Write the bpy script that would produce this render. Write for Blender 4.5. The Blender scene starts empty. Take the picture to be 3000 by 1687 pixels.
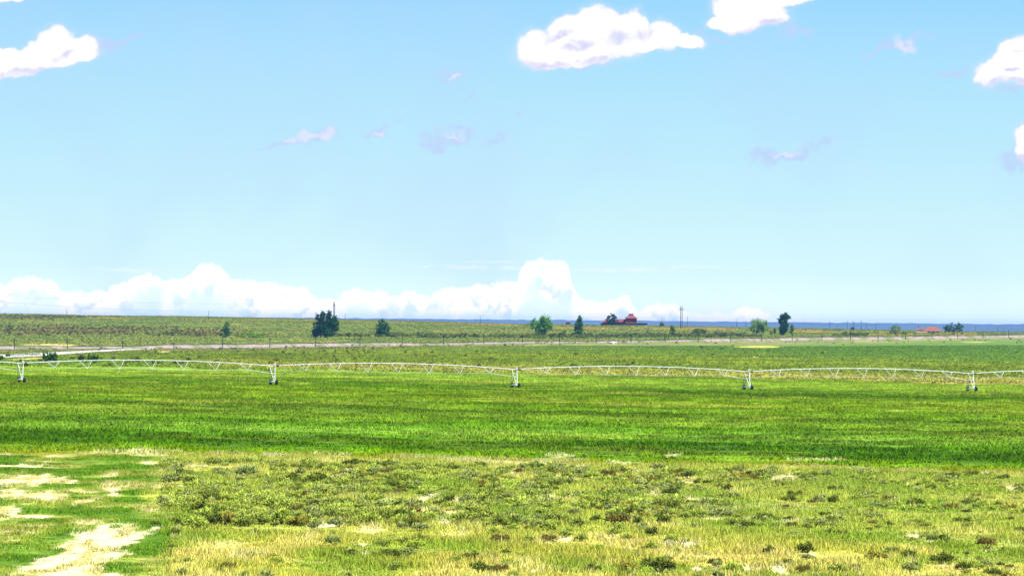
import bpy, math, random
import numpy as np
from mathutils import Vector, Matrix

random.seed(7)
RNG = np.random.default_rng(7)
sc = bpy.context.scene
COL = sc.collection

# ------------------------------------------------------------------ camera
F = 13500.0          # focal length in photo pixels (162 mm on a 36 mm wide frame)
CZ = 14.0            # the camera hovers 14 m above the near ground
ALPHA = 0.009        # slight roll
PITCH = math.atan(105.0 / F)
fwd = Vector((0, math.cos(PITCH), math.sin(PITCH)))
up0 = Vector((0, -math.sin(PITCH), math.cos(PITCH)))
rgt = (Vector((1, 0, 0)) * math.cos(ALPHA) + up0 * math.sin(ALPHA)).normalized()
upv = (-Vector((1, 0, 0)) * math.sin(ALPHA) + up0 * math.cos(ALPHA)).normalized()
cam = bpy.data.cameras.new("camera")
cam.sensor_width = 36.0
cam.lens = 36.0 * F / 3000.0
cam.clip_start = 1.0
cam.clip_end = 200000.0
cam_o = bpy.data.objects.new("camera", cam)
COL.objects.link(cam_o)
R = Matrix((rgt, upv, -fwd)).transposed().to_4x4()
cam_o.matrix_world = Matrix.Translation((0, 0, CZ)) @ R
sc.camera = cam_o

# ------------------------------------------------------------------ sun, exposure
SUN_EL, SUN_AZ = math.radians(64), math.radians(125)     # azimuth clockwise from +Y: right, a little behind the camera
sun = bpy.data.lights.new("sun", 'SUN')
sun.energy = 4.6
sun.angle = math.radians(0.55)
sun.color = (1.0, 0.965, 0.90)
sun_o = bpy.data.objects.new("sun", sun)
COL.objects.link(sun_o)
sd = Vector((math.sin(SUN_AZ) * math.cos(SUN_EL), math.cos(SUN_AZ) * math.cos(SUN_EL), math.sin(SUN_EL)))
sun_o.rotation_euler = sd.to_track_quat('Z', 'Y').to_euler()
sc.view_settings.view_transform = 'Standard'
sc.view_settings.look = 'None'
sc.view_settings.gamma = 1.0
sc.view_settings.use_curve_mapping = False
EXPO = 0.95
sc.view_settings.exposure = EXPO
GAIN = 2.0 ** EXPO
try:
    sc.cycles.volume_bounces = 1
    sc.cycles.max_bounces = 6
    sc.cycles.diffuse_bounces = 3
    sc.cycles.transparent_max_bounces = 8
except Exception:
    pass

def lin(c):
    out = []
    for v in c:
        v = v / 255.0
        out.append(v / 12.92 if v <= 0.04045 else ((v + 0.055) / 1.055) ** 2.4)
    return out

def eye(px):
    return 948.5 + ALPHA * (px - 1500.0)

# ------------------------------------------------------------------ world: sky with clouds, laid out by direction
world = bpy.data.worlds.new("World")
sc.world = world
world.use_nodes = True
wt = world.node_tree
wt.nodes.clear()

class G:
    """little node-graph helper"""
    def __init__(s, tree): s.t = tree
    def n(s, typ, **kw):
        nd = s.t.nodes.new(typ)
        for k, v in kw.items(): setattr(nd, k, v)
        return nd
    def put(s, sock, v):
        if hasattr(v, 'is_output') or isinstance(v, bpy.types.NodeSocket): s.t.links.new(v, sock)
        else: sock.default_value = v
    def m(s, op, a, b=None, c=None, clamp=False):
        nd = s.n('ShaderNodeMath', operation=op, use_clamp=clamp)
        s.put(nd.inputs[0], a)
        if b is not None: s.put(nd.inputs[1], b)
        if c is not None: s.put(nd.inputs[2], c)
        return nd.outputs[0]
    def v(s, op, a, b=None):
        nd = s.n('ShaderNodeVectorMath', operation=op)
        s.put(nd.inputs[0], a)
        if b is not None:
            if op == 'SCALE': s.put(nd.inputs['Scale'], b)
            else: s.put(nd.inputs[1], b)
        return nd.outputs['Value'] if op == 'LENGTH' else nd.outputs[0]
    def step(s, x, lo, hi, a=0.0, b=1.0):
        nd = s.n('ShaderNodeMapRange', interpolation_type='SMOOTHSTEP')
        s.put(nd.inputs[0], x); s.put(nd.inputs[1], lo); s.put(nd.inputs[2], hi); s.put(nd.inputs[3], a); s.put(nd.inputs[4], b)
        return nd.outputs[0]
    def mix(s, f, a, b):
        nd = s.n('ShaderNodeMix', data_type='RGBA')
        s.put(nd.inputs[0], f); s.put(nd.inputs[6], a); s.put(nd.inputs[7], b)
        return nd.outputs[2]
    def noise(s, vec, scale, detail=4, rough=0.55, dist=0.0, dims='3D'):
        nd = s.n('ShaderNodeTexNoise', noise_dimensions=dims)
        s.put(nd.inputs['Vector'], vec); s.put(nd.inputs['Scale'], scale)
        s.put(nd.inputs['Detail'], detail); s.put(nd.inputs['Roughness'], rough); s.put(nd.inputs['Distortion'], dist)
        return nd.outputs['Fac'], nd.outputs['Color']

g = G(wt)
tc = g.n('ShaderNodeTexCoord')
sep = g.n('ShaderNodeSeparateXYZ'); wt.links.new(tc.outputs['Generated'], sep.inputs[0])
yy = g.m('MAXIMUM', sep.outputs['Y'], 0.05)
A_ = g.m('MULTIPLY', g.m('DIVIDE', sep.outputs['X'], yy), F / 1000)
B_ = g.m('MULTIPLY', g.m('DIVIDE', sep.outputs['Z'], yy), F / 1000)
cmb = g.n('ShaderNodeCombineXYZ'); wt.links.new(A_, cmb.inputs[0]); wt.links.new(B_, cmb.inputs[1])
P = cmb.outputs[0]
HALF = (0.5, 0.5, 0.5)
def warp(vec, amounts):
    cur = vec
    for scale, amp, det in amounts:
        _, c = g.noise(vec, scale, det, 0.55, 0.0, '2D')
        off = g.v('SCALE', g.v('SUBTRACT', c, HALF), amp)
        cur = g.v('ADD', cur, off)
    nd = g.v('MULTIPLY', cur, (1, 1, 0))
    return nd
Pw = warp(P, [(7.0, 0.050, 3.0), (30.0, 0.022, 5.0)])     # cumulus edges
Pf = warp(P, [(8.0, 0.07, 3.0), (26.0, 0.05, 5.0)])      # torn wisps

def blobs(vec, lst):
    """smallest normalised ellipse distance over a list of (px, py, rx, ry, rotation degrees)"""
    cur = None
    for b in lst:
        px, py, rx, ry = b[:4]
        rot = b[4] if len(b) > 4 else 0
        mp = g.n('ShaderNodeMapping', vector_type='TEXTURE')
        if cur is None: src = vec
        else:       # a vanishing term keeps the shader's evaluation sequential, so it fits its stack
            kk = g.n('ShaderNodeVectorMath', operation='MULTIPLY_ADD')
            g.put(kk.inputs[0], cur); kk.inputs[1].default_value = (1e-9, 1e-9, 0); g.put(kk.inputs[2], vec); src = kk.outputs[0]
        wt.links.new(src, mp.inputs['Vector'])
        mp.inputs['Location'].default_value = ((px - 1500) / 1000, (eye(px) - py) / 1000, 0)
        mp.inputs['Rotation'].default_value = (0, 0, math.radians(rot))
        mp.inputs['Scale'].default_value = (rx / 1000, ry / 1000, 1)
        l = g.v('LENGTH', mp.outputs[0])
        cur = l if cur is None else g.m('SMOOTH_MIN', cur, l, 0.12)
    return cur

WHITE = [
    # far left cumulus
    (150, 130, 62, 48, 35), (115, 150, 70, 30, 25), (205, 140, 72, 34, 8), (30, 180, 80, 26, 12), (60, 200, 95, 22, 14), (10, 158, 30, 14, 0), (180, 165, 95, 26, 10),
    # big middle one
    (1565, 145, 60, 50, 20), (1660, 90, 60, 50, 30), (1740, 75, 95, 55, 0), (1840, 75, 52, 46, 0), (1700, 150, 170, 38, 3), (1930, 105, 60, 42, -10), (1900, 125, 110, 24, 6), (2010, 122, 48, 22, -12), (1625, 180, 110, 20, -1),
    # top one
    (2150, 25, 65, 45, 0), (2200, 50, 95, 36, 5), (2130, 70, 60, 22, 4), (2260, 0, 90, 30, 10), (2350, -8, 70, 22, 15), (2240, 55, 70, 22, -8),
    # right edge
    (2975, 150, 62, 45, 30), (2930, 200, 75, 42, 20), (3000, 195, 75, 60, 0), (2885, 228, 35, 14, 0), (2985, 225, 80, 22, 0),
    (3005, 405, 40, 42, 0), (3000, 440, 35, 30, 60),
    # far top left
    (20, -8, 90, 16, 5),
]
WISP = [
    (290, 140, 75, 28, 8), (370, 115, 75, 11, 14), (1305, 218, 42, 18, 10), (1355, 196, 26, 5, 35), (830, 420, 80, 11, 4), (940, 405, 42, 20, 20), (1110, 375, 50, 11, 18), (1160, 355, 26, 6, 35),
    (1300, 395, 70, 20, 12), (1260, 425, 34, 14, 0), (1340, 375, 36, 14, 0), (1455, 405, 38, 7, 18), (2240, 455, 50, 26, 10), (2330, 450, 70, 14, 10), (2425, 425, 28, 6, 40), (2620, 130, 95, 14, 14), (2560, 145, 40, 8, 30),
    (2790, 210, 60, 12, 12), (2965, 470, 55, 26, 0), (2080, 110, 48, 9, -12), (2330, 85, 50, 14, -12), (2310, 100, 40, 12, 0), (2960, 255, 60, 12, 5), (1700, 192, 80, 16, 2), (335, 302, 10, 5, 0), (275, 340, 7, 6, 40), (1375, 288, 16, 5, 45), (1518, 332, 16, 5, 35),
]
WCORE = [(910, 405, 42, 8, 10), (960, 400, 18, 14, 0), (845, 415, 30, 7, 0), (2645, 128, 26, 14, -25), (1320, 222, 22, 7, 0), (1310, 385, 26, 6, 0), (2300, 448, 34, 6, 8), (1115, 378, 20, 4, 15)]
SHADE = [
    (1690, 135, 50, 16, 8), (1800, 118, 55, 22, 12), (1640, 108, 40, 12, 20), (1600, 190, 110, 12, 0), (1730, 178, 70, 12, 10), (165, 165, 45, 10, 30), (30, 215, 75, 14, 12), (120, 205, 60, 14, 10), (2190, 88, 80, 12, 5), (2900, 245, 60, 14, 0),
    (2980, 243, 60, 14, 0), (2985, 468, 40, 20, 20), (1880, 95, 30, 20, 30), (2250, 75, 50, 16, 0), (2990, 150, 22, 5, 0), (2955, 210, 26, 6, 20),
]
rampn = g.n('ShaderNodeValToRGB')
bn = g.m('DIVIDE', g.m('ADD', B_, 0.02), 1.4, clamp=True)
wt.links.new(bn, rampn.inputs[0])
cr = rampn.color_ramp
stops = [(0.0, (272, 284, 260)), (0.05, (250, 270, 257)), (0.13, (222, 254, 255)), (0.28, (202, 243, 253)), (0.45, (186, 234, 254)), (0.58, (173, 227, 254)), (0.68, (160, 219, 254)), (1.0, (128, 200, 250))]
while len(cr.elements) < len(stops): cr.elements.new(0.5)
for e, (p, c) in zip(cr.elements, stops):
    e.position = p; e.color = (*[v / GAIN for v in lin(c)], 1)
base = rampn.outputs[0]
# broad, faint unevenness of the high air
nb, _ = g.noise(P, 1.1, 3, 0.5, 0.4, '2D')
base = g.mix(g.step(nb, 0.42, 0.72, 0.0, 0.30), base, (*[v / GAIN for v in lin((190, 220, 255))], 1))
LAV = (*[v / GAIN for v in lin((194, 216, 252))], 1)
PINK = (*[v / GAIN for v in lin((232, 234, 255))], 1)
WHT = (1.08 / GAIN, 1.07 / GAIN, 1.06 / GAIN, 1)
WHB = (1.36 / GAIN, 1.26 / GAIN, 1.15 / GAIN, 1)
wis = blobs(Pf, WISP)
wn, _ = g.noise(P, 30.0, 5, 0.6, 0.3, '2D')
fw = g.m('MULTIPLY', g.step(wis, 1.5, 0.45), g.step(wn, 0.22, 0.58))
col = g.mix(g.m('MULTIPLY', fw, 0.85), base, LAV)
wc = blobs(Pf, WCORE)
col = g.mix(g.m('MULTIPLY', g.step(wc, 1.7, 0.3), 0.85), col, PINK)
# cumulus bank along the horizon: height of its top against azimuth
fc = g.n('ShaderNodeFloatCurve')
wt.links.new(g.m('DIVIDE', g.m('ADD', A_, 1.75), 3.5, clamp=True), fc.inputs['Value'])
tops = [(-250, 850), (0, 832), (45, 815), (110, 814), (170, 835), (200, 856), (290, 850), (330, 838), (385, 815), (440, 806), (500, 815), (560, 800), (605, 768), (650, 785), (680, 812), (740, 822), (850, 836), (905, 848), (935, 872),
        (1000, 862), (1060, 848), (1110, 852), (1150, 866), (1190, 850), (1230, 862), (1300, 850), (1340, 840), (1400, 836), (1450, 828), (1510, 822), (1530, 775), (1580, 757), (1625, 765), (1670, 775), (1680, 850), (1740, 880), (1790, 880), (1830, 868), (1880, 905),
        (1930, 886), (1980, 892), (2020, 915), (2140, 915), (2200, 893), (2250, 920), (2500, 935), (3250, 935)]
cv = fc.mapping.curves[0]
pts = [((px - 1500) / 1000 + 1.75, max(0.0, (eye(px) - py) / 250.0)) for px, py in tops]
pts = [(a / 3.5, b) for a, b in pts]
cv.points[0].location = (0.0, pts[0][1]); cv.points[1].location = (1.0, pts[-1][1])
for a, b in pts[1:-1]: cv.points.new(a, b)
for p_ in cv.points: p_.handle_type = 'AUTO'
fc.mapping.update()
top = g.m('MULTIPLY', fc.outputs[0], 0.25)
n1, _ = g.noise(P, 26.0, 5, 0.6, 0.2, '2D')
n2, _ = g.noise(P, 8.0, 3, 0.5, 0.5, '2D')
depthb = g.m('SUBTRACT', g.m('ADD', top, g.m('MULTIPLY', g.m('SUBTRACT', n1, 0.5), 0.05)), B_)
edge = g.step(depthb, -0.004, 0.012)
inner = g.step(g.m('ADD', g.m('MULTIPLY', depthb, -6.5), g.m('MULTIPLY', n2, 1.9)), 0.0, 0.75, 0.12, 1.0)
above = g.step(g.m('SUBTRACT', top, 0.0), 0.020, 0.035)
fb = g.m('MULTIPLY', g.m('MULTIPLY', edge, inner), above)
n3, _ = g.noise(P, 16.0, 6, 0.6, 0.15, '2D')
bankc = g.mix(g.m('MULTIPLY', g.step(n3, 0.50, 0.66), g.step(depthb, 0.01, 0.05)), WHB, (*[v / GAIN * 1.12 for v in lin((228, 240, 254))], 1))
col = g.mix(g.m('MULTIPLY', fb, 0.97), col, bankc)
# thin streaks above the bank
st = blobs(warp(P, [(9.0, 0.02, 3.0)]), [(1430, 785, 120, 6, 0), (1450, 768, 70, 3, 0), (1800, 792, 170, 5, 1), (2050, 783, 150, 4, 1), (1260, 780, 80, 3, 1), (380, 790, 90, 5, 0), (2215, 903, 30, 9, 0), (2080, 905, 70, 18, 0), (1950, 900, 60, 14, 0), (2270, 915, 50, 6, 0)])
col = g.mix(g.m('MULTIPLY', g.m('MULTIPLY', g.step(st, 1.9, 0.1), g.step(n1, 0.25, 0.65)), 0.45), col, WHT)
# cumulus
wh = blobs(Pw, WHITE)
dens = g.step(wh, 1.09, 0.90)
col = g.mix(g.m('MULTIPLY', g.step(wh, 1.4, 0.95), 0.28), col, PINK)
sh = blobs(Pw, SHADE)
sn, _ = g.noise(P, 18.0, 5, 0.6, 0.6, '2D')
fs = g.m('MULTIPLY', g.step(sh, 1.35, 0.35), g.step(sn, 0.34, 0.60, 0.35, 1.0))
ccol = g.mix(g.m('MULTIPLY', fs, 0.8), WHT, (*[v / GAIN for v in lin((206, 206, 246))], 1))
ccol = g.mix(g.step(wh, 0.62, 1.1, 0.0, 0.55), ccol, PINK)
col = g.mix(dens, col, ccol)
# nishita above the low sky: that is what lights the place
sky = g.n('ShaderNodeTexSky', sky_type='NISHITA')
sky.sun_disc = False
sky.sun_elevation = SUN_EL
sky.sun_rotation = SUN_AZ
sky.air_density = 1.0; sky.dust_density = 0.6; sky.altitude = 1200
WS = 0.11
low = g.v('SCALE', col, 1.0 / WS)
mixw = g.mix(g.step(sep.outputs['Z'], 0.13, 0.30), low, sky.outputs[0])
bg = g.n('ShaderNodeBackground'); bg.inputs['Strength'].default_value = WS
wt.links.new(mixw, bg.inputs['Color'])
wo = g.n('ShaderNodeOutputWorld'); wt.links.new(bg.outputs[0], wo.inputs['Surface'])
try:
    world.cycles.sampling_method = 'MANUAL'; world.cycles.sample_map_resolution = 256
except Exception:
    pass

# ------------------------------------------------------------------ helpers: tags, materials, meshes
def tag(o, label=None, cat=None, group=None, kind=None):
    if label: o['label'] = label
    if cat: o['category'] = cat
    if group: o['group'] = group
    if kind: o['kind'] = kind
    return o

def empty(name, loc, rz=0.0):
    o = bpy.data.objects.new(name, None)
    o.empty_display_size = 0.5
    COL.objects.link(o); o.location = loc; o.rotation_euler = (0, 0, rz)
    return o

def link(name, me, mat=None, parent=None):
    o = bpy.data.objects.new(name, me)
    if mat and not me.materials: me.materials.append(mat)
    COL.objects.link(o)
    if parent: o.parent = parent
    return o

def np_mesh(name, verts, faces, col=None, extra=None, smooth=False):
    """verts (N,3), faces (M,k): one mesh from arrays"""
    me = bpy.data.meshes.new(name)
    M, k = faces.shape
    me.vertices.add(len(verts)); me.vertices.foreach_set('co', np.ascontiguousarray(verts, dtype=np.float32).ravel())
    me.loops.add(M * k); me.loops.foreach_set('vertex_index', np.ascontiguousarray(faces, dtype=np.int32).ravel())
    me.polygons.add(M); me.polygons.foreach_set('loop_start', np.arange(M, dtype=np.int32) * k)
    if smooth: me.polygons.foreach_set('use_smooth', np.ones(M, dtype=bool))
    me.update(calc_edges=True)
    def attr(nm, c):
        a = me.attributes.new(nm, 'FLOAT_COLOR', 'POINT')
        full = np.ones((len(verts), 4), dtype=np.float32); full[:, :3] = c
        a.data.foreach_set('color', full.ravel())
    if col is not None: attr('Col', col)
    for nm, c in (extra or {}).items(): attr(nm, c)
    return me

class MB:
    """boxes, tubes and prisms collected into one mesh"""
    def __init__(s): s.v = []; s.f = []
    def box(s, c, d, rz=0.0):
        i = len(s.v); cr_, sr = math.cos(rz), math.sin(rz)
        for z in (-1, 1):
            for x, y in ((-1, -1), (1, -1), (1, 1), (-1, 1)):
                X, Y = x * d[0] / 2, y * d[1] / 2
                s.v.append((c[0] + X * cr_ - Y * sr, c[1] + X * sr + Y * cr_, c[2] + z * d[2] / 2))
        s.f += [(i, i + 3, i + 2, i + 1), (i + 4, i + 5, i + 6, i + 7)] + [(i + a, i + (a + 1) % 4, i + 4 + (a + 1) % 4, i + 4 + a) for a in range(4)]
        return s
    def tube(s, pts, rad, n=6, cap=True):
        pts = [Vector(p) for p in pts]
        rs = rad if isinstance(rad, (list, tuple)) else [rad] * len(pts)
        base = len(s.v)
        for j, p in enumerate(pts):
            d = (pts[min(j + 1, len(pts) - 1)] - pts[max(j - 1, 0)]).normalized()
            a = d.orthogonal().normalized() if abs(d.z) > 0.9 else d.cross(Vector((0, 0, 1))).normalized()
            b = d.cross(a)
            for k in range(n):
                t = 2 * math.pi * k / n
                s.v.append(tuple(p + (a * math.cos(t) + b * math.sin(t)) * rs[j]))
        for j in range(len(pts) - 1):
            for k in range(n):
                a0 = base + j * n + k; a1 = base + j * n + (k + 1) % n
                s.f.append((a0, a1, a1 + n, a0 + n))
        if cap:
            s.f.append(tuple(base + k for k in reversed(range(n))))
            s.f.append(tuple(base + (len(pts) - 1) * n + k for k in range(n)))
        return s
    def poly(s, pts, faces):
        i = len(s.v); s.v += [tuple(p) for p in pts]; s.f += [tuple(i + a for a in f) for f in faces]
        return s
    def build(s, name, mat, parent=None, bevel=0.0):
        me = bpy.data.meshes.new(name); me.from_pydata(s.v, [], s.f); me.update()
        if bevel:
            import bmesh
            bm = bmesh.new(); bm.from_mesh(me)
            bmesh.ops.bevel(bm, geom=list(bm.edges), offset=bevel, segments=2, affect='EDGES')
            bm.to_mesh(me); bm.free()
        return link(name, me, mat, parent)

def copy_tree(o, parent=None):
    c = o.copy(); COL.objects.link(c)
    if parent: c.parent = parent
    for ch in o.children: copy_tree(ch, c)
    return c

def alb(c, k=2.5):
    """base colour that a sunlit upward surface needs to read as sRGB c"""
    return np.minimum(np.array(lin(c)) / k, 0.82)

def mat_plain(name, color, rough=0.7, metal=0.0, var=0.25, scale=3.0, spec=0.3, bump=0.0):
    m = bpy.data.materials.new(name); m.use_nodes = True
    t = m.node_tree; q = G(t); bs = t.nodes['Principled BSDF']
    tcn = q.n('ShaderNodeTexCoord')
    f, _ = q.noise(tcn.outputs['Object'], scale, 5, 0.6)
    dk = tuple(v * (1 - var) for v in color) + (1,); lt = tuple(min(0.9, v * (1 + var * 0.7)) for v in color) + (1,)
    t.links.new(q.mix(q.step(f, 0.3, 0.7), dk, lt), bs.inputs['Base Color'])
    bs.inputs['Roughness'].default_value = rough; bs.inputs['Metallic'].default_value = metal
    bs.inputs['Specular IOR Level'].default_value = spec
    if bump:
        b = q.n('ShaderNodeBump'); b.inputs['Strength'].default_value = bump; t.links.new(f, b.inputs['Height']); t.links.new(b.outputs[0], bs.inputs['Normal'])
    return m

def mat_leaf(name, upness=0.35, trans=0.25, sat=1.0):
    """leaf faces: own colour attribute, a share of light passing through"""
    m = bpy.data.materials.new(name); m.use_nodes = True
    t = m.node_tree; t.nodes.clear(); q = G(t)
    at = q.n('ShaderNodeAttribute', attribute_name='Col')
    geo = q.n('ShaderNodeNewGeometry')
    nrm = q.v('NORMALIZE', q.v('ADD', q.v('SCALE', geo.outputs['Normal'], 1 - upness), (0, 0, upness)))
    d = q.n('ShaderNodeBsdfDiffuse'); t.links.new(at.outputs['Color'], d.inputs[0]); t.links.new(nrm, d.inputs['Normal'])
    tr = q.n('ShaderNodeBsdfTranslucent'); t.links.new(at.outputs['Color'], tr.inputs[0])
    mx = q.n('ShaderNodeMixShader'); mx.inputs[0].default_value = trans
    t.links.new(d.outputs[0], mx.inputs[1]); t.links.new(tr.outputs[0], mx.inputs[2])
    o = q.n('ShaderNodeOutputMaterial'); t.links.new(mx.outputs[0], o.inputs[0])
    return m

# ------------------------------------------------------------------ terrain: heights by azimuth column and distance
PXC = np.array([0, 750, 1500, 2250, 3000], float)
# every column: the same rows, each a distance and the photo height it is seen at (converted to metres below), or h=metres
def rows(px, lst):
    e = eye(px); out = []
    for d, y in lst:
        out.append((d, y[0] if isinstance(y, tuple) else -(y - e) * d / F))
    return out
TBL = [
    rows(0,    [(5, (-14,)), (250, (-14.0,)), (450, (-13.4,)), (938, (-12.85,)), (1300, (-13.3,)), (1600, 1060), (2100, 1046), (2640, 1027), (2786, 1024), (3000, 1008), (3400, 985), (4000, 955), (4600, 930), (5200, 918), (6000, (-2,)), (9000, (-70,)), (33000, (-75,))]),
    rows(750,  [(5, (-14,)), (250, (-14.0,)), (450, (-13.6,)), (957, (-13.10,)), (1300, (-13.6,)), (1700, 1060), (2400, 1035), (2880, 1024), (3033, 1019), (3200, 1003), (3450, 987), (4000, 963), (4500, 941), (5000, 929), (5800, (-4,)), (9000, (-70,)), (33000, (-75,))]),
    rows(1500, [(5, (-14,)), (250, (-14.0,)), (450, (-13.8,)), (976, (-13.60,)), (1300, (-13.8,)), (1800, 1055), (2600, 1028), (3180, 1010), (3327, 1006), (3500, 993), (3800, 981), (4150, 965), (4450, 954), (4750, 948), (5600, (-8,)), (9000, (-70,)), (33000, (-75,))]),
    rows(2250, [(5, (-14,)), (250, (-14.0,)), (450, (-13.9,)), (997, (-13.86,)), (1400, (-14.0,)), (2100, 1047), (3000, 1018), (3540, 1004), (3684, 999), (3850, 988), (4100, 981), (4300, 972), (4500, 965), (4720, 959), (5600, (-12,)), (9000, (-70,)), (33000, (-75,))]),
    rows(3000, [(5, (-14,)), (250, (-14.0,)), (450, (-14.0,)), (1018, (-14.0,)), (1500, (-14.2,)), (2200, 1045), (3000, 1014), (3970, 995), (4128, 989), (4250, 981), (4400, 978), (4480, 976.5), (4560, 975.5), (4700, 974.5), (5600, (-14,)), (9000, (-70,)), (33000, (-75,))]),
]
TD = np.array([[r[0] for r in c] for c in TBL]); TH = np.array([[r[1] for r in c] for c in TBL])
GP = np.linspace(-600, 3600, 169)
GL = np.linspace(math.log(5), math.log(33000), 900)
_s = np.clip(GP, -300, 3300)
def _sm(x):      # smooth interpolation between the columns
    i = np.clip(np.searchsorted(PXC, np.clip(x, 0, 3000)) - 1, 0, 3)
    t = (np.clip(x, 0, 3000) - PXC[i]) / 750.0
    return i, t
HG = np.zeros((len(GP), len(GL)))
for a, p in enumerate(_s):
    i, t = _sm(np.array([p])); i = int(i[0]); t = float(t[0])
    d = TD[i] * (1 - t) + TD[i + 1] * t; h = TH[i] * (1 - t) + TH[i + 1] * t
    HG[a] = np.interp(np.exp(GL), d, h)
ker = np.hanning(15); ker /= ker.sum()
HG = np.apply_along_axis(lambda r: np.convolve(np.pad(r, 7, mode='edge'), ker, mode='valid'), 0, HG)
ker = np.hanning(9); ker /= ker.sum()
HG = np.apply_along_axis(lambda r: np.convolve(np.pad(r, 4, mode='edge'), ker, mode='valid'), 1, HG)

def _hash(ix, iy, seed):
    n = (ix.astype(np.int64) * 374761393 + iy.astype(np.int64) * 668265263 + seed * 974634777) & 0xFFFFFFFF
    n = ((n ^ (n >> 13)) * 1274126177) & 0xFFFFFFFF
    return ((n ^ (n >> 16)) & 0xFFFF) / 65535.0
def vnoise(x, y, seed=0):
    ix, iy = np.floor(x), np.floor(y); fx, fy = x - ix, y - iy
    fx = fx * fx * (3 - 2 * fx); fy = fy * fy * (3 - 2 * fy)
    a = _hash(ix, iy, seed); b = _hash(ix + 1, iy, seed); c = _hash(ix, iy + 1, seed); d = _hash(ix + 1, iy + 1, seed)
    return (a * (1 - fx) + b * fx) * (1 - fy) + (c * (1 - fx) + d * fx) * fy
def fbm(x, y, seed=0, octs=4):
    s = 0; amp = 0.5; tot = 0
    for o in range(octs):
        s = s + amp * vnoise(x * 2 ** o, y * 2 ** o, seed + o * 17); tot += amp; amp *= 0.5
    return s / tot

def ground(X, Y):
    """ground z (world) at world X, Y"""
    X = np.asarray(X, float); Y = np.asarray(Y, float)
    rr = np.maximum(Y, 5.0)
    px = np.clip(1500 + F * X / rr, GP[0], GP[-1]); ly = np.clip(np.log(rr), GL[0], GL[-1])
    a = (px - GP[0]) / (GP[1] - GP[0]); b = (ly - GL[0]) / (GL[1] - GL[0])
    i = np.clip(a.astype(int), 0, len(GP) - 2); j = np.clip(b.astype(int), 0, len(GL) - 2)
    u = a - i; v = b - j
    h = (HG[i, j] * (1 - u) + HG[i + 1, j] * u) * (1 - v) + (HG[i, j + 1] * (1 - u) + HG[i + 1, j + 1] * u) * v
    far = np.clip((rr - 2600) / 1500, 0, 1)
    rough = (fbm(X / 9, Y / 9, 3, 3) - 0.5) * 0.30 * (1 - far) + (fbm(X / 45, Y / 90, 5, 4) - 0.5) * (0.25 + 1.3 * far)
    field = np.clip((rr - 470) / 60, 0, 1) * np.clip((1250 - rr) / 80, 0, 1)
    return CZ + h + rough * (1 - 0.75 * field)

def project(X, Y, Z):
    v = np.stack([X, Y, Z - CZ], -1)
    zc = v @ np.array(fwd); xc = v @ np.array(rgt); yc = v @ np.array(upv)
    return 1500 + F * xc / zc, 843.5 - F * yc / zc

DSAMP = np.exp(np.linspace(math.log(150), math.log(7000), 1600))
def hit(px, py, dmin=150):
    """the ground point seen at photo pixel (px, py)"""
    r = fwd + rgt * ((px - 1500) / F) + upv * ((843.5 - py) / F)
    D = DSAMP[DSAMP >= dmin]
    X = r.x / r.y * D; Z = CZ + r.z / r.y * D
    below = Z <= ground(X, D)
    k = int(np.argmax(below)) if below.any() else int(np.argmin(Z - ground(X, D)))
    return Vector((X[k], D[k], float(ground(X[k], D[k]))))
def at(px, py, D):
    """the world point seen at photo pixel (px, py), D metres out"""
    r = fwd + rgt * ((px - 1500) / F) + upv * ((843.5 - py) / F)
    return Vector((r.x / r.y * D, D, CZ + r.z / r.y * D))
def kpx(D): return F / D          # photo pixels per metre

# railway line and its side function
RX0, RY0, RC, RS = -302.0, 2800.0, 31.1, 54.3
RL = math.hypot(RC, RS); RU = (RC / RL, RS / RL); RN = (RS / RL, -RC / RL)     # RN points to the near/right side
def rail_e(X, Y): return (X - RX0) * (-RN[0]) + (Y - RY0) * (-RN[1])            # > 0 beyond the railway
def rail_pt(t, off=0.0): return (RX0 + RU[0] * t + RN[0] * off, RY0 + RU[1] * t + RN[1] * off)

# ------------------------------------------------------------------ what grows where
BANDS = [  # (height in photo units, colour)
    (980, (104, 142, 70)), (1012, (108, 150, 64)), (1030, (120, 158, 66)), (1040, (136, 164, 62)), (1056, (112, 148, 58)), (1070, (128, 154, 64)), (1078, (150, 166, 84)), (1090, (160, 172, 92)), (1096, (112, 160, 52)),
    (1104, (132, 186, 72)), (1122, (128, 182, 70)), (1130, (92, 150, 38)), (1142, (82, 140, 26)), (1150, (110, 158, 42)), (1158, (96, 150, 30)), (1172, (118, 166, 46)), (1184, (92, 148, 32)), (1196, (104, 160, 38)), (1206, (86, 142, 30)),
    (1220, (110, 164, 56)), (1234, (101, 156, 46)), (1246, (84, 142, 30)), (1256, (98, 164, 48)), (1270, (112, 170, 68)), (1282, (92, 158, 40)), (1290, (68, 126, 6)), (1304, (60, 114, 5)), (1318, (62, 118, 5)), (1326, (88, 146, 8)), (1340, (104, 162, 22)),
    (1350, (140, 170, 60)), (1362, (150, 178, 82)),
]
BP = np.array([b[0] for b in BANDS], float); BC = np.array([lin(b[1]) for b in BANDS]) * np.stack([np.interp(BP, [1085, 1110], [1.14, 1.34]), np.full(len(BP), 0.99), np.full(len(BP), 0.66)], -1)
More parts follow.
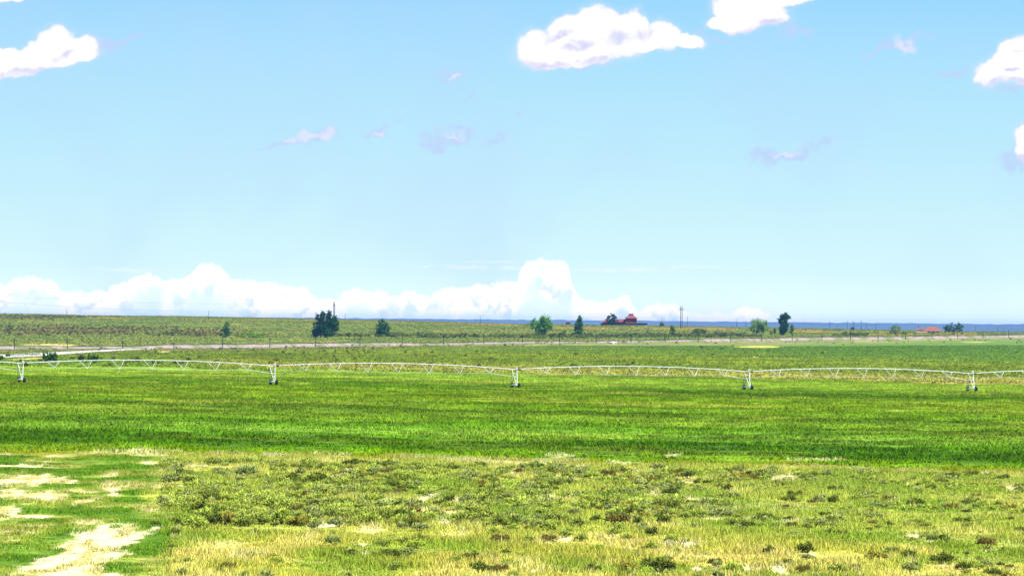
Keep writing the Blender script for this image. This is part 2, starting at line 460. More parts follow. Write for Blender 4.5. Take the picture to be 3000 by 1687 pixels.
SAND = [  # bare patches: px, py, rx, ry, rotation
    (310, 1585, 105, 40, -8), (260, 1620, 120, 48, -18), (210, 1655, 130, 40, -8), (230, 1682, 140, 20, 0), (390, 1562, 40, 12, 0), (110, 1398, 95, 13, 2), (60, 1412, 90, 12, 0), (150, 1410, 100, 9, 0), (30, 1446, 62, 15, 3), (130, 1452, 60, 10, 0), (20, 1496, 42, 20, 0), (85, 1514, 70, 5, 0),
    (60, 1366, 90, 5, 0), (20, 1334, 60, 4, 0), (170, 1336, 40, 4, 0), (325, 1432, 26, 18, 40), (250, 1466, 36, 8, -8), (440, 1322, 60, 6, 0), (520, 1324, 26, 5, 0), (440, 1355, 30, 7, 0), (560, 1365, 60, 5, 0), (700, 1330, 30, 8, 0),
    (500, 1428, 50, 8, 0), (830, 1334, 60, 7, 0), (960, 1336, 60, 8, 0), (1015, 1378, 22, 8, 0), (1005, 1392, 30, 6, 0), (1040, 1422, 36, 5, 0), (900, 1402, 24, 4, 0), (1220, 1343, 60, 5, 0), (1360, 1350, 70, 8, 2), (1480, 1354, 100, 7, 0), (1620, 1354, 80, 7, 0), (1640, 1335, 45, 6, 0), (1820, 1354, 50, 5, 0), (1970, 1332, 28, 5, 0),
    (2010, 1407, 28, 5, 0), (1630, 1395, 14, 5, 0), (1507, 1388, 18, 5, 0), (1960, 1336, 20, 3, 0), (1840, 1374, 16, 3, 0), (1170, 1475, 90, 9, 2), (1250, 1462, 46, 12, -20), (1330, 1468, 50, 8, 0), (1380, 1490, 40, 8, 0), (1100, 1500, 22, 14, 0), (960, 1540, 50, 9, 0), (1050, 1530, 20, 6, 0), (1310, 1532, 46, 5, 0), (810, 1505, 50, 8, 0),
    (1600, 1455, 20, 10, 0), (1570, 1490, 36, 5, 0), (1900, 1446, 42, 8, 0), (1590, 1590, 26, 7, 0), (1650, 1582, 40, 5, 0), (2000, 1595, 70, 12, 2), (1970, 1612, 40, 6, 0), (1850, 1610, 20, 4, 0), (2047, 1668, 16, 8, 0), (2105, 1660, 14, 10, 0), (2205, 1668, 30, 14, 0), (2290, 1668, 36, 13, 0), (1770, 1678, 70, 5, 0), (1575, 1672, 18, 4, 0),
    (2400, 1347, 70, 4, 0), (2440, 1372, 60, 5, 0), (2540, 1374, 40, 5, 0), (2280, 1374, 40, 4, 0), (2900, 1388, 30, 4, 0), (2990, 1388, 18, 4, 0), (2330, 1530, 50, 4, 0), (2680, 1572, 34, 6, 0), (2960, 1430, 30, 12, 0), (2300, 1402, 40, 10, 0), (940, 1650, 30, 5, 0), (1060, 1595, 20, 5, 0),
    (1310, 1540, 20, 4, 0), (1220, 1682, 14, 6, 0), (700, 1640, 26, 5, 0), (1050, 1622, 30, 8, 0),
]
PB = [  # px, base py, width, kind  (from the photograph, left to right in rows)
    (719, 1402, 73, 'grey'), (614, 1450, 58, 'grey'), (670, 1510, 80, 'green'), (512, 1399, 30, 'dark'), (454, 1542, 38, 'dark'), (512, 1539, 44, 'dark'), (570, 1552, 90, 'lime'), (510, 1568, 44, 'dark'), (748, 1565, 35, 'dark'), (965, 1390, 55, 'lime'), (930, 1421, 45, 'dark'), (826, 1420, 58, 'green'),
    (1082, 1417, 58, 'green'), (1003, 1447, 46, 'dark'), (1114, 1452, 60, 'green'), (799, 1494, 76, 'lime'), (980, 1527, 76, 'green'), (898, 1530, 95, 'grey'), (1044, 1522, 58, 'lime'), (805, 1542, 30, 'dark'), (1125, 1527, 64, 'green'), (1187, 1536, 100, 'green'), (1321, 1469, 45, 'dark'), (1251, 1452, 45, 'grey'),
    (1385, 1536, 46, 'dark'), (1146, 1583, 38, 'dark'), (977, 1600, 58, 'grey'), (1463, 1591, 74, 'brown'), (1428, 1466, 60, 'green'), (1230, 1556, 60, 'grey'), (1405, 1682, 75, 'dark'), (1460, 1682, 60, 'brown'), (1157, 1670, 50, 'green'), (1344, 1379, 40, 'dark'), (1547, 1591, 52, 'green'), (1606, 1586, 60, 'brown'),
    (1701, 1586, 48, 'green'), (1657, 1574, 52, 'green'), (2006, 1522, 50, 'green'), (1840, 1679, 80, 'olive'), (1736, 1676, 50, 'dark'), (1931, 1676, 100, 'dark'), (2149, 1679, 75, 'lime'), (2018, 1402, 50, 'dark'), (2132, 1443, 50, 'dark'), (2175, 1414, 50, 'olive'), (1960, 1433, 42, 'grey'), (1861, 1466, 36, 'dark'),
    (1727, 1472, 60, 'lime'), (1715, 1498, 45, 'green'), (1590, 1513, 50, 'lime'), (1680, 1510, 45, 'grey'), (1547, 1446, 40, 'grey'), (2094, 1658, 45, 'brown'), (2564, 1647, 70, 'olive'), (2663, 1641, 58, 'dark'), (2760, 1653, 70, 'dark'), (2890, 1609, 70, 'brown'), (2672, 1679, 80, 'grey'), (2364, 1618, 58, 'dark'),
    (2768, 1591, 60, 'green'), (2730, 1583, 35, 'dark'), (2273, 1525, 28, 'dark'), (2990, 1560, 40, 'dark'), (2611, 1466, 26, 'brown'), (2535, 1462, 45, 'grey'), (2835, 1551, 42, 'green'), (2468, 1571, 40, 'brown'), (2550, 1501, 28, 'brown'), (2972, 1513, 45, 'green'), (2454, 1679, 60, 'green'), (2503, 1673, 40, 'brown'),
    (2305, 1656, 40, 'dark'), (2608, 1542, 40, 'green'), (2957, 1664, 30, 'dark'), (2931, 1659, 30, 'dark'), (2352, 1679, 50, 'brown'),
]
_r = random.Random(3)
SAND += [(x + w * 0.1, y + 3, w * _r.uniform(0.30, 0.5), 3.5 if y > 1500 else 2.6, 0) for x, y, w, k in PB if k in ('dark', 'brown') or _r.random() < 0.35]
def ell(px, py, lst):
    m = np.full(px.shape, 9.0)
    for b in lst:
        cx, cy, rx, ry = b[:4]; t = math.radians(b[4] if len(b) > 4 else 0)
        dx, dy = px - cx, py - cy
        u = (dx * math.cos(t) + dy * math.sin(t)) / rx; v = (-dx * math.sin(t) + dy * math.cos(t)) / ry
        m = np.minimum(m, np.sqrt(u * u + v * v))
    return m
def sst(x, lo, hi):
    t = np.clip((x - lo) / (hi - lo), 0, 1); return t * t * (3 - 2 * t)
L = lambda *c: np.array(lin(c))
def zones(X, Y, Z):
    """surface colour (as it reads in the sun), bareness and plant-cover at ground points"""
    px, py = project(X, Y, Z)
    w1 = fbm(X / 14, Y / 60, 11, 4) - 0.5; w2 = fbm(X / 4, Y / 12, 12, 3) - 0.5
    p = py - 0.022 * (px - 1500) + w1 * 16 + w2 * 5
    p = np.where(px < 500, p - (500 - px) * 0.012, p)
    c = np.stack([np.interp(p, BP, BC[:, k]) for k in range(3)], -1)
    # streaks through the field
    s1 = fbm(X / 26, Y / 24, 21, 5); s2 = fbm(X / 8, Y / 11, 22, 5); s3 = fbm(X / 40, Y / 34, 23, 5); s4 = fbm(X / 5, Y / 9, 24, 4)
    infield = sst(p, 1000, 1030) * (1 - sst(p, 1335, 1350))
    yel = (sst(s1, 0.56, 0.72) * 0.55 + sst(s2, 0.60, 0.80) * 0.25) * infield * (0.35 + 0.65 * (1 - sst(p, 1200, 1260))) * (0.6 + 0.4 * sst(p, 1070, 1110))
    c = c + yel[..., None] * (L(176, 186, 78) - c)
    dark = (sst(s3, 0.52, 0.68) * 0.5 + sst(s4, 0.52, 0.66) * 0.3) * infield * (1 - 0.5 * sst(p, 1275, 1290))
    c = c * (1 - dark * 0.50)[..., None]
    lt = sst(s4, 0.46, 0.34) * 0.45 * infield
    c = c * (1 + lt * 0.9)[..., None]
    # pale uncut ring behind the machine fades out to the left
    strip = sst(p, 1068, 1076) * (1 - sst(p, 1092, 1097))
    lf = strip * (1 - sst(px, 300, 900)) * 0.8
    c = c + lf[..., None] * (L(112, 156, 56) - c)
    pk = strip * sst(px, 500, 1200) * sst(s2, 0.40, 0.62) * 0.6
    c = c + pk[..., None] * (L(176, 174, 110) - c)
    # greener far right of the far meadow
    fr = sst(px, 1900, 2700) * (1 - sst(p, 1000, 1060)) * 0.35
    c = c + fr[..., None] * (L(100, 152, 58) - c)
    cover = np.ones_like(px)
    # ---- scrub foreground
    sage = sst(p, 1352, 1360)
    left = (1 - sst(px + w1 * 160 - (py - 1400) * 0.15, 430, 500))
    a = fbm(X / 3.2, Y / 9, 31, 4); b = fbm(X / 1.3, Y / 3, 32, 3); d = fbm(X / 8, Y / 22, 33, 3)
    low = sst(py, 1540, 1600)
    gcol = L(186, 200, 92) * (1 - low[..., None]) + L(194, 198, 92) * low[..., None]
    dry = L(240, 226, 138)
    gc = gcol + (sst(a, 0.42, 0.70) * (0.35 + 0.45 * low))[..., None] * (dry - gcol)
    gc = gc + (sst(d, 0.50, 0.70) * 0.7)[..., None] * (L(128, 168, 54) - gc)
    gc = gc * (0.78 + 0.5 * fbm(X / 2.0, Y / 6, 35, 4))[..., None]
    rightg = sst(px, 1900, 2500) * (1 - low) * 0.25
    gc = gc + rightg[..., None] * (L(168, 198, 84) - gc)
    lc = L(108, 154, 42) + (sst(a, 0.38, 0.62) * 0.8)[..., None] * (L(178, 190, 88) - L(108, 154, 42))
    lc = lc * (0.68 + 0.6 * fbm(X / 1.6, Y / 5, 36, 4))[..., None]
    gc = gc * (1 - left[..., None]) + lc * left[..., None]
    c = c * (1 - sage[..., None]) + gc * sage[..., None]
    e = ell(px + w2 * 30, py + w2 * 8, SAND)
    bare = 1 - sst(e + (b - 0.5) * 1.3 + (fbm(X / 0.7, Y / 5, 34, 3) - 0.5) * 0.8, 0.75, 1.1)
    bare = np.maximum(bare, sage * sst(a * 0.6 + b * 0.4, 0.57, 0.68) * 0.75 * (1 - 0.7 * sst(px, 1900, 2400)) * (1 - 0.5 * low))
    bare = bare * (1 - 0.45 * (1 - sst(p, 1358, 1368)))
    edge = sst(p, 1340, 1348) * (1 - sst(p, 1354, 1362))
    bare = np.maximum(bare, edge * sst(b * 0.5 + d * 0.5, 0.50, 0.62) * 0.6)
    st_ = fbm(X / 0.9, Y / 7, 37, 4)
    sandc = L(250, 246, 214) + (sst(b, 0.40, 0.65) * 0.6)[..., None] * (L(228, 210, 150) - L(250, 246, 214))
    sandc = sandc + (sst(st_, 0.50, 0.62) * 0.65)[..., None] * (L(190, 180, 96) - sandc)
    c = c + bare[..., None] * (sandc - c)
    cover = cover * (1 - 0.93 * bare * (1 - 0.5 * sst(st_, 0.50, 0.62)))
    # ---- beyond and along the railway
    e_ = rail_e(X, Y)
    n4 = fbm(X / 26, Y / 70, 41, 4); n5 = fbm(X / 90, Y / 160, 42, 3)
    ver = sst(e_, -210, -120) * (Y > 1800)
    vc = L(132, 142, 84) + (sst(n4, 0.45, 0.68) * 0.7)[..., None] * (L(182, 170, 122) - L(132, 142, 84))
    ver = ver * (1 - 0.55 * sst(px, 2400, 2700) * (e_ < -60))
    c = c * (1 - ver[..., None]) + vc * ver[..., None]
    bey = sst(e_, 6, 24)
    hc = L(134, 156, 88) + (sst(n4, 0.46, 0.72) * 0.6)[..., None] * (L(166, 172, 104) - L(134, 156, 88))
    hc = hc + (sst(n5, 0.50, 0.72) * 0.5)[..., None] * (L(112, 150, 78) - hc)
    br = ell(px, py + n4 * 6 - 3, [(150, 968, 330, 13, 0), (560, 976, 140, 9, 0), (60, 930, 150, 5, 0)])
    hc = hc + ((1 - sst(br, 0.7, 1.2)) * 0.65 * sst(n4, 0.3, 0.55))[..., None] * (L(136, 122, 92) - hc)
    tan = ell(px, py, [(1850, 961, 300, 3.2, 0.3), (2150, 965, 260, 3.5, 0.8), (2450, 971, 200, 4, 1), (1300, 949, 300, 2.5, 0.8), (2700, 979, 220, 3, 0.5), (600, 935, 500, 2.5, 0.8)])
    hc = hc + ((1 - sst(tan, 0.7, 1.3)) * sst(n4, 0.35, 0.6) * 0.75)[..., None] * (L(206, 176, 120) - hc)
    hc = hc * np.array([0.97, 0.91, 0.58])
    c = c * (1 - bey[..., None]) + hc * bey[..., None]
    ban = ell(px, py, [(130, 1012.5, 90, 4.2, -1), (30, 1016, 60, 2.6, 0), (320, 1016, 40, 2.5, 0), (365, 1020, 34, 1.6, 0), (90, 1051, 70, 2.4, -3), (2223, 1016.5, 66, 2.3, 0), (2211, 1047.5, 11, 2.6, 0), (2860, 1002, 50, 0.8, 0), (480, 1030, 18, 1.6, 0), (1560, 1012.5, 45, 0.8, -1), (1800, 1008.5, 14, 0.8, 0)])
    bf = (1 - sst(ban + (n4 - 0.5) * 0.8 + (fbm(X / 2.5, Y / 30, 43, 3) - 0.5) * 0.9, 0.8, 1.1)) * 0.85
    c = c + bf[..., None] * (L(248, 222, 158) - c)
    yw = (1 - sst(ell(px, py, [(2223, 1016.5, 66, 3.4, 0)]), 0.8, 1.2)) * 0.6
    c = c + yw[..., None] * (L(240, 236, 120) - c)
    cover = cover * (1 - bf)
    return c, np.clip(bare + bf, 0, 1), cover, px, py, p

# ---- ground sheet
fine = np.linspace(-0.155, 0.155, 400)
wide = np.concatenate([-np.geomspace(1.25, 0.17, 26), fine, np.geomspace(0.17, 1.25, 26)])
depth = np.concatenate([np.geomspace(8, 200, 30)[:-1], np.geomspace(200, 6200, 640)[:-1], np.geomspace(6200, 32500, 24)])
TA, DD = np.meshgrid(np.tan(np.clip(wide, -1.2, 1.2)), depth)
gx = (TA * DD).ravel(); gy = DD.ravel(); gz = ground(gx, gy)
gcol, gbare, gcov, _, _, _ = zones(gx, gy, gz)
beyond_cover = sst((np.abs(gx) - gy * 1590 / F - 26.0) / (0.02 * gy + 2), 0, 1)      # no blades stand out there: the plants' self-shading is put into the sheet's colour
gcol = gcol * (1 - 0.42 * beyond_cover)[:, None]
nr, nc = DD.shape
ii = (np.arange(nr - 1)[:, None] * nc + np.arange(nc - 1)[None]).ravel()
gf = np.stack([ii, ii + 1, ii + 1 + nc, ii + nc], -1)
KG = np.array([1.50, 1.58, 2.2])
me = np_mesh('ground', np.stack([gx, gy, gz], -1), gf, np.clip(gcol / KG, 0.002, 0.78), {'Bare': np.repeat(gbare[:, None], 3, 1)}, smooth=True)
gm = bpy.data.materials.new('ground_cover'); gm.use_nodes = True
t = gm.node_tree; t.nodes.clear(); q = G(t)
atc = q.n('ShaderNodeAttribute', attribute_name='Col'); atb = q.n('ShaderNodeAttribute', attribute_name='Bare')
geo = q.n('ShaderNodeNewGeometry')
nA, _ = q.noise(geo.outputs['Position'], 0.9, 6, 0.65)
nB, _ = q.noise(geo.outputs['Position'], 0.12, 5, 0.6)
nC, _ = q.noise(geo.outputs['Position'], 5.0, 3, 0.6)
f1 = q.step(nA, 0.30, 0.70, 0.62, 1.38)
f2 = q.step(nB, 0.30, 0.70, 0.80, 1.20)
f3 = q.step(nC, 0.3, 0.7, 0.85, 1.15)
fall = q.m('MULTIPLY', q.m('MULTIPLY', f1, f2), f3)
ba = q.n('ShaderNodeSeparateColor'); t.links.new(atb.outputs['Color'], ba.inputs[0])
soft = q.m('ADD', q.m('MULTIPLY', q.m('SUBTRACT', fall, 1.0), q.m('SUBTRACT', 1.0, q.m('MULTIPLY', ba.outputs[0], 0.6))), 1.0)
cc = q.v('SCALE', atc.outputs['Color'], soft)
bs = q.n('ShaderNodeBsdfPrincipled'); t.links.new(cc, bs.inputs['Base Color'])
bs.inputs['Roughness'].default_value = 0.95; bs.inputs['Specular IOR Level'].default_value = 0.1
bmp = q.n('ShaderNodeBump'); bmp.inputs['Strength'].default_value = 0.7; bmp.inputs['Distance'].default_value = 0.2
t.links.new(nA, bmp.inputs['Height']); t.links.new(bmp.outputs[0], bs.inputs['Normal'])
o_ = q.n('ShaderNodeOutputMaterial'); t.links.new(bs.outputs[0], o_.inputs[0])
gobj = link('ground', me, gm); tag(gobj, kind='structure')

# ---- far blue mesa beyond the ridge
mx_ = np.linspace(-0.30, 0.30, 420); md = np.linspace(12000, 31500, 40)
TA, DD = np.meshgrid(mx_, md); X = (TA * DD).ravel(); Y = DD.ravel()
tt = (Y - 12000) / (30000 - 12000)
Z = np.where(tt < 1, -32 + 60 * np.clip(tt, 0, 1) ** 1.15, 28.0)
rg = (fbm(X / 260, Y / 900, 61, 4) - 0.5) * 9 + (fbm(X / 32, Y / 200, 62, 4) - 0.5) * 10
Z = Z + rg * np.clip(tt, 0.1, 1) + (X / 30000) * -1.0
Z = np.where(Y > 30300, Z - (Y - 30300) * 0.1, Z) + CZ
nr, nc = DD.shape
ii = (np.arange(nr - 1)[:, None] * nc + np.arange(nc - 1)[None]).ravel()
mcol = np.array([0.075, 0.10, 0.10])[None] * (0.6 + 0.8 * fbm(X / 300, Y / 1500, 63, 3))[:, None]
me = np_mesh('mesa', np.stack([X, Y, Z], -1), np.stack([ii, ii + 1, ii + 1 + nc, ii + nc], -1), mcol, smooth=False)
mm = bpy.data.materials.new('far_forest'); mm.use_nodes = True
t = mm.node_tree; q = G(t); bs = t.nodes['Principled BSDF']; bs.inputs['Roughness'].default_value = 1.0; bs.inputs['Specular IOR Level'].default_value = 0.0
a_ = q.n('ShaderNodeAttribute', attribute_name='Col'); t.links.new(a_.outputs['Color'], bs.inputs['Base Color'])
tag(link('mesa', me, mm), kind='structure')

# ------------------------------------------------------------------ ground cover: blades and leaf clumps as real faces
SIDE = 26.0      # metres of growth beyond each edge of the view
def sample_wedge(n, d0, d1):
    k_ = 1590 / F
    n2 = int(n * (1 + SIDE * (d1 - d0) / (0.5 * k_ * (d1 * d1 - d0 * d0))))
    D = RNG.uniform(d0, d1, n2 * 3)
    D = D[RNG.uniform(0, 1, n2 * 3) < (k_ * D + SIDE) / (k_ * d1 + SIDE)][:n2]
    return RNG.uniform(-1, 1, len(D)) * (k_ * D + SIDE), D
def blades(X, Y, Z, nb, w, h, spread, lean, col, cvar=0.25, flat=0.0):
    n = len(X); N = n * nb
    rep = lambda a: np.repeat(a, nb)
    bx = rep(X) + RNG.normal(0, 1, N) * rep(spread); by = rep(Y) + RNG.normal(0, 1, N) * rep(spread); bz = rep(Z) - 0.03
    th = RNG.uniform(0, 2 * np.pi, N); W = rep(w) * RNG.uniform(0.6, 1.3, N) / 2; H = rep(h) * RNG.uniform(0.5, 1.2, N)
    le = RNG.uniform(0.1, 1.0, N) * lean * H; ph = RNG.uniform(0, 2 * np.pi, N)
    v = np.empty((N, 3, 3))
    v[:, 0] = np.stack([bx - np.cos(th) * W, by - np.sin(th) * W, bz], -1)
    v[:, 1] = np.stack([bx + np.cos(th) * W, by + np.sin(th) * W, bz], -1)
    v[:, 2] = np.stack([bx + np.cos(ph) * le, by + np.sin(ph) * le, bz + H], -1)
    c = np.repeat(col, nb, 0) * (1 + RNG.uniform(-cvar, cvar, (N, 1))) * (1 + RNG.uniform(-0.06, 0.06, (N, 3)))
    c = np.repeat(c, 3, 0)
    return v.reshape(-1, 3), c
M_GRASS = mat_leaf('grass_blades', 0.55, 0.30)
def cover_layer(name, n, d0, d1, nb, w, h, lean, label, cond=None, gain=1.0, cvar=0.28, spread=0.12):
    X, Y = sample_wedge(n, d0, d1); Z = ground(X, Y)
    c, bare, cov, px, py, p = zones(X, Y, Z)
    keep = RNG.uniform(0, 1, len(X)) < cov
    if cond is not None: keep &= cond(X, Y, px, py, p)
    X, Y, Z, c, px, p = X[keep], Y[keep], Z[keep], c[keep], px[keep], p[keep]
    k = len(X)
    if k == 0: return
    hv = h * (0.35 + 1.3 * sst(fbm(X / 4, Y / 6, 71, 3), 0.25, 0.75))
    if name == 'dry_grass': hv = hv * np.where(px < 480, 0.5, 1.0)
    v, cc = blades(X, Y, Z, nb, np.full(k, w), hv, np.full(k, spread), lean, np.clip(c / KG * gain, 0.002, 0.6), cvar)
    me = np_mesh(name, v, np.arange(len(v)).reshape(-1, 3), cc)
    tag(link(name, me, M_GRASS), label, 'ground cover', kind='stuff')
nocrop = lambda X, Y, px, py, p: p > 1346
cover_layer('dry_grass', 200000, 232, 470, 4, 0.07, 0.34, 0.9, 'yellow green bunch grass growing thickly between the sagebrush in the foreground', nocrop, 1.18, 0.46, 0.14)
cover_layer('alfalfa_crop', 330000, 430, 1260, 3, 0.22, 0.26, 1.1, 'bright green irrigated crop covering the field around the sprinkler machine', lambda X, Y, px, py, p: (p <= 1350) & (p > 1094), 1.26, 0.34, 0.25)
cover_layer('meadow_grass', 170000, 1150, 3100, 3, 0.7, 0.32, 1.2, 'olive green uncut meadow between the field and the railway', lambda X, Y, px, py, p: (p <= 1098) & (rail_e(X, Y) < -12), 1.22, 0.20, 0.5)
cover_layer('hillside_grass', 150000, 2800, 5300, 3, 1.1, 0.5, 1.2, 'grey green dry range grass on the hillside beyond the railway', lambda X, Y, px, py, p: rail_e(X, Y) > 14, 1.1, 0.34, 0.9)

# ------------------------------------------------------------------ shrubs
M_SHRUB = mat_leaf('shrub_leaves', 0.62, 0.30)
M_TWIG = mat_plain('twigs', (0.10, 0.075, 0.055), 0.9, var=0.4, scale=8)
def shrub_arrays(nleaf, size, seed, col, tip, flat=0.62, nl=7):
    """leaf faces of a unit shrub: radius about 1, height about `flat`*1.3; clumps on branching shoots"""
    r = np.random.default_rng(seed)
    cl = []
    for k in range(nl):
        a = r.uniform(0, 2 * np.pi); d = math.sqrt(r.uniform(0, 1)) * 0.68
        cl.append((math.cos(a) * d, math.sin(a) * d, flat * (1.05 - 0.75 * d * d) * r.uniform(0.55, 1.0), r.uniform(0.24, 0.42)))
    idx = r.integers(0, nl, nleaf)
    cc = np.array(cl)[idx]
    u = r.normal(0, 1, (nleaf, 3)); u /= np.linalg.norm(u, axis=1)[:, None]
    u[:, 2] = np.abs(u[:, 2]) * 1.15 - 0.45
    rad = cc[:, 3] * r.uniform(0.55, 1.08, nleaf)
    P0 = cc[:, :3] * [1, 1, 1] + u * rad[:, None] * [1, 1, 0.9]
    P0[:, 2] = np.maximum(P0[:, 2], r.uniform(0.02, 0.2, nleaf))
    out = P0.copy(); out[:, 2] += 0.25; out /= np.linalg.norm(out, axis=1)[:, None]
    dirv = out + r.normal(0, 0.55, (nleaf, 3)); dirv /= np.linalg.norm(dirv, axis=1)[:, None]
    side = np.cross(dirv, r.normal(0, 1, (nleaf, 3))); side /= np.linalg.norm(side, axis=1)[:, None] + 1e-6
    L_ = size * r.uniform(0.7, 1.8, nleaf)[:, None]; W_ = size * 0.34 * r.uniform(0.7, 1.3, nleaf)[:, None]
    v = np.empty((nleaf, 3, 3)); v[:, 0] = P0 - side * W_; v[:, 1] = P0 + side * W_; v[:, 2] = P0 + dirv * L_
    t_ = np.clip(P0[:, 2] / (flat * 1.1), 0, 1)[:, None] * r.uniform(0.5, 1, (nleaf, 1))
    c = np.array(col)[None] * (1 - t_) + np.array(tip)[None] * t_
    base_shade = np.clip(1.3 - P0[:, 2:3] / (flat * 0.40), 0, 1) * (r.uniform(0, 1, (nleaf, 1)) < 0.8)  # woody brown on low leaves also puts the clump's base shade into colour
    c = c * (1 - base_shade) + np.array([[0.050, 0.036, 0.034]]) * base_shade
    c = c * r.uniform(0.75, 1.25, (nleaf, 1))
    return v.reshape(-1, 3), np.repeat(c, 3, 0)
def A(*c): return tuple(alb(c, 0.92) * [1.08, 1, 0.8])
def AT(*c): return tuple(alb(c, 1.25) * [1.15, 1.18, 0.32])
KINDS = {
    'green': dict(col=A(70, 96, 38), tip=A(172, 190, 92)),
    'grey': dict(col=A(74, 96, 52), tip=A(172, 188, 116)),
    'dark': dict(col=A(34, 46, 22), tip=A(116, 136, 58)),
    'olive': dict(col=A(76, 80, 26), tip=A(178, 178, 84)),
    'brown': dict(col=A(60, 52, 32), tip=A(140, 134, 72)),
    'lime': dict(col=A(84, 116, 34), tip=A(184, 204, 92)),
}
PROTO = {}
for kd, kw in KINDS.items():
    for v_ in range(3):
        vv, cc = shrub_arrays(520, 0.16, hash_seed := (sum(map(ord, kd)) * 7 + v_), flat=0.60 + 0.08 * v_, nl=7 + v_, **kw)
        lf = np_mesh('shrub_foliage', vv, np.arange(len(vv)).reshape(-1, 3), cc)
        mb = MB(); rr = random.Random(hash_seed)
        for k in range(9 if kd in ('brown', 'dark') else 6):
            a = rr.uniform(0, 6.28); rd = rr.uniform(0.4, 0.9); hh = rr.uniform(0.35, 0.8)
            mb.tube([(0, 0, -0.05), (math.cos(a) * rd * 0.4, math.sin(a) * rd * 0.4, hh * 0.45), (math.cos(a) * rd, math.sin(a) * rd, hh)], [0.035, 0.022, 0.008], 4)
        ms = bpy.data.meshes.new('shrub_stems'); ms.from_pydata(mb.v, [], mb.f)
        PROTO[(kd, v_)] = (lf, ms)
KLAB = {'green': 'green sagebrush', 'grey': 'grey green sagebrush', 'dark': 'dark greasewood shrub', 'olive': 'yellowish rabbitbrush', 'brown': 'brown half dead shrub', 'lime': 'pale lime green shrub'}
def shrub(pt, rad, kd, var, label, group, hz=1.0, name='sagebrush'):
    lf, ms = PROTO[(kd, var)]
    e = empty(name, pt, random.uniform(0, 6.28)); e.scale = (rad, rad * random.uniform(0.85, 1.1), rad * hz)
    tag(e, label, 'shrub', group)
    link('foliage', lf, M_SHRUB, e); link('stems', ms, M_TWIG, e)
    return e
SPECIAL = {
    (719, 1402): 'rounded grey green sagebrush at the left end of the scrub, below the dark crop strip',
    (570, 1552): 'pale green bush beside the right edge of the bare sandy track',
    (898, 1530): 'broad blue grey sagebrush clump left of centre, with a bare sandy patch to its right',
    (799, 1494): 'pale green bush with a dark shaded base, right of the grassy track verge',
    (930, 1421): 'small dark bush beside a white sand patch, near the back of the scrub',
    (1187, 1536): 'widest green bush in the middle of the scrub, left of centre',
    (1463, 1591): 'brown half dead bush alone in yellow grass at the centre foreground',
    (1606, 1586): 'brown based bush over a pink sand hollow, between two round green bushes',
    (1547, 1591): 'round green bush left of the brown bush with the sand hollow',
    (1840, 1679): 'yellow topped rabbitbrush at the bottom edge, right of centre',
    (1931, 1676): 'large dark bush with bare pale twigs at the bottom edge, right of the yellow one',
    (1405, 1682): 'dark bush at the very bottom edge near the picture centre',
    (2149, 1679): 'pale green bush between two white sand patches at the bottom edge',
    (2760, 1653): 'upright dark spiky bush near the bottom right corner',
    (2663, 1641): 'flat dark green bush left of the spiky dark bush at bottom right',
    (2564, 1647): 'yellow tipped bush with a brown base in the lower right foreground',
    (2890, 1609): 'brown twiggy bush near the right edge of the foreground',
    (2672, 1679): 'silvery grey sagebrush at the bottom edge on the right',
    (2175, 1414): 'orange brown bush near the back of the scrub on the right',
    (2364, 1618): 'low dark bush above the bright green grass strip, lower right',
    (670, 1510): 'green bush with a black shaded base, left of the blue grey clump',
    (2006, 1522): 'lone dark green bush standing in smooth pale grass right of centre',
    (1321, 1469): 'tall dark green bush standing on pale sand at the centre of the scrub',
}
def zlabel(kd, px, py, r_):
    size = 'small' if r_ < 0.5 else ('large' if r_ > 0.8 else 'medium')
    lm = min(LAND, key=lambda q_: abs(q_[0] - px))[1]
    ys = 'at the bottom edge' if py > 1655 else ('in the yellow grass' if py > 1600 else ('in mid scrub' if py > 1550 else ('in the upper scrub' if py > 1490 else ('near the scrub top' if py > 1430 else 'at the back of the scrub'))))
    return '%s %s %s, below the %s' % (size, KLAB[kd], ys, lm)
LAND = [(470, 'gravel road end'), (661, 'narrow young tree'), (805, 'second tower'), (953, 'tallest dark tree'), (1120, 'compact round tree'), (1270, 'third pipe span'), (1407, 'lone ridge pole'), (1517, 'middle tower'), (1590, 'two toned tree'), (1694, 'cone shaped tree'), (1850, 'red house'),
        (1990, 'tall twin pole'), (2080, 'umbrella shaped tree'), (2197, 'fourth tower'), (2297, 'tall narrow tree'), (2490, 'distant pole cluster'), (2622, 'rounded olive tree'), (2730, 'orange roofed house'), (2852, 'rightmost tower'), (2970, 'right end of the mesa')]
placed = []
for px, py, w, kd in PB:
    pt = hit(px, py); r_ = w / kpx(pt.y) / 2
    pt.z -= 0.03
    lab = SPECIAL.get((px, py))
    shrub(pt, r_ * 1.08, kd, random.randrange(3), lab or zlabel(kd, px, py, r_), None if lab else '%s clumps in the foreground scrub' % KLAB[kd], random.uniform(0.95, 1.25))
    placed.append((pt.x, pt.y))
cand = []
X, Y = sample_wedge(9000, 236, 440); Z = ground(X, Y)
c_, bare_, cov_, px_, py_, p_ = zones(X, Y, Z)
dn = fbm(X / 6, Y / 14, 81, 3)
prob = np.where(py_ < 1545, 0.15 + 0.85 * sst(dn, 0.30, 0.6), 0.04 + 0.22 * sst(dn, 0.5, 0.7))
prob = prob * np.where(py_ < 1545, 1 - 0.55 * sst(px_, 1900, 2500), 1.0)
prob = np.where(px_ < 470 + (py_ - 1400) * 0.12, 0.0, prob) * (p_ > 1360) * cov_
ok = RNG.uniform(0, 1, len(X)) < prob * 0.62
cand = [(X[i], Y[i], Z[i], px_[i], py_[i]) for i in np.nonzero(ok)[0]]
cand.sort(key=lambda q_: q_[1])
kinds_w = ['green'] * 8 + ['grey'] * 6 + ['dark'] * 4 + ['lime'] * 8 + ['olive'] + ['brown']
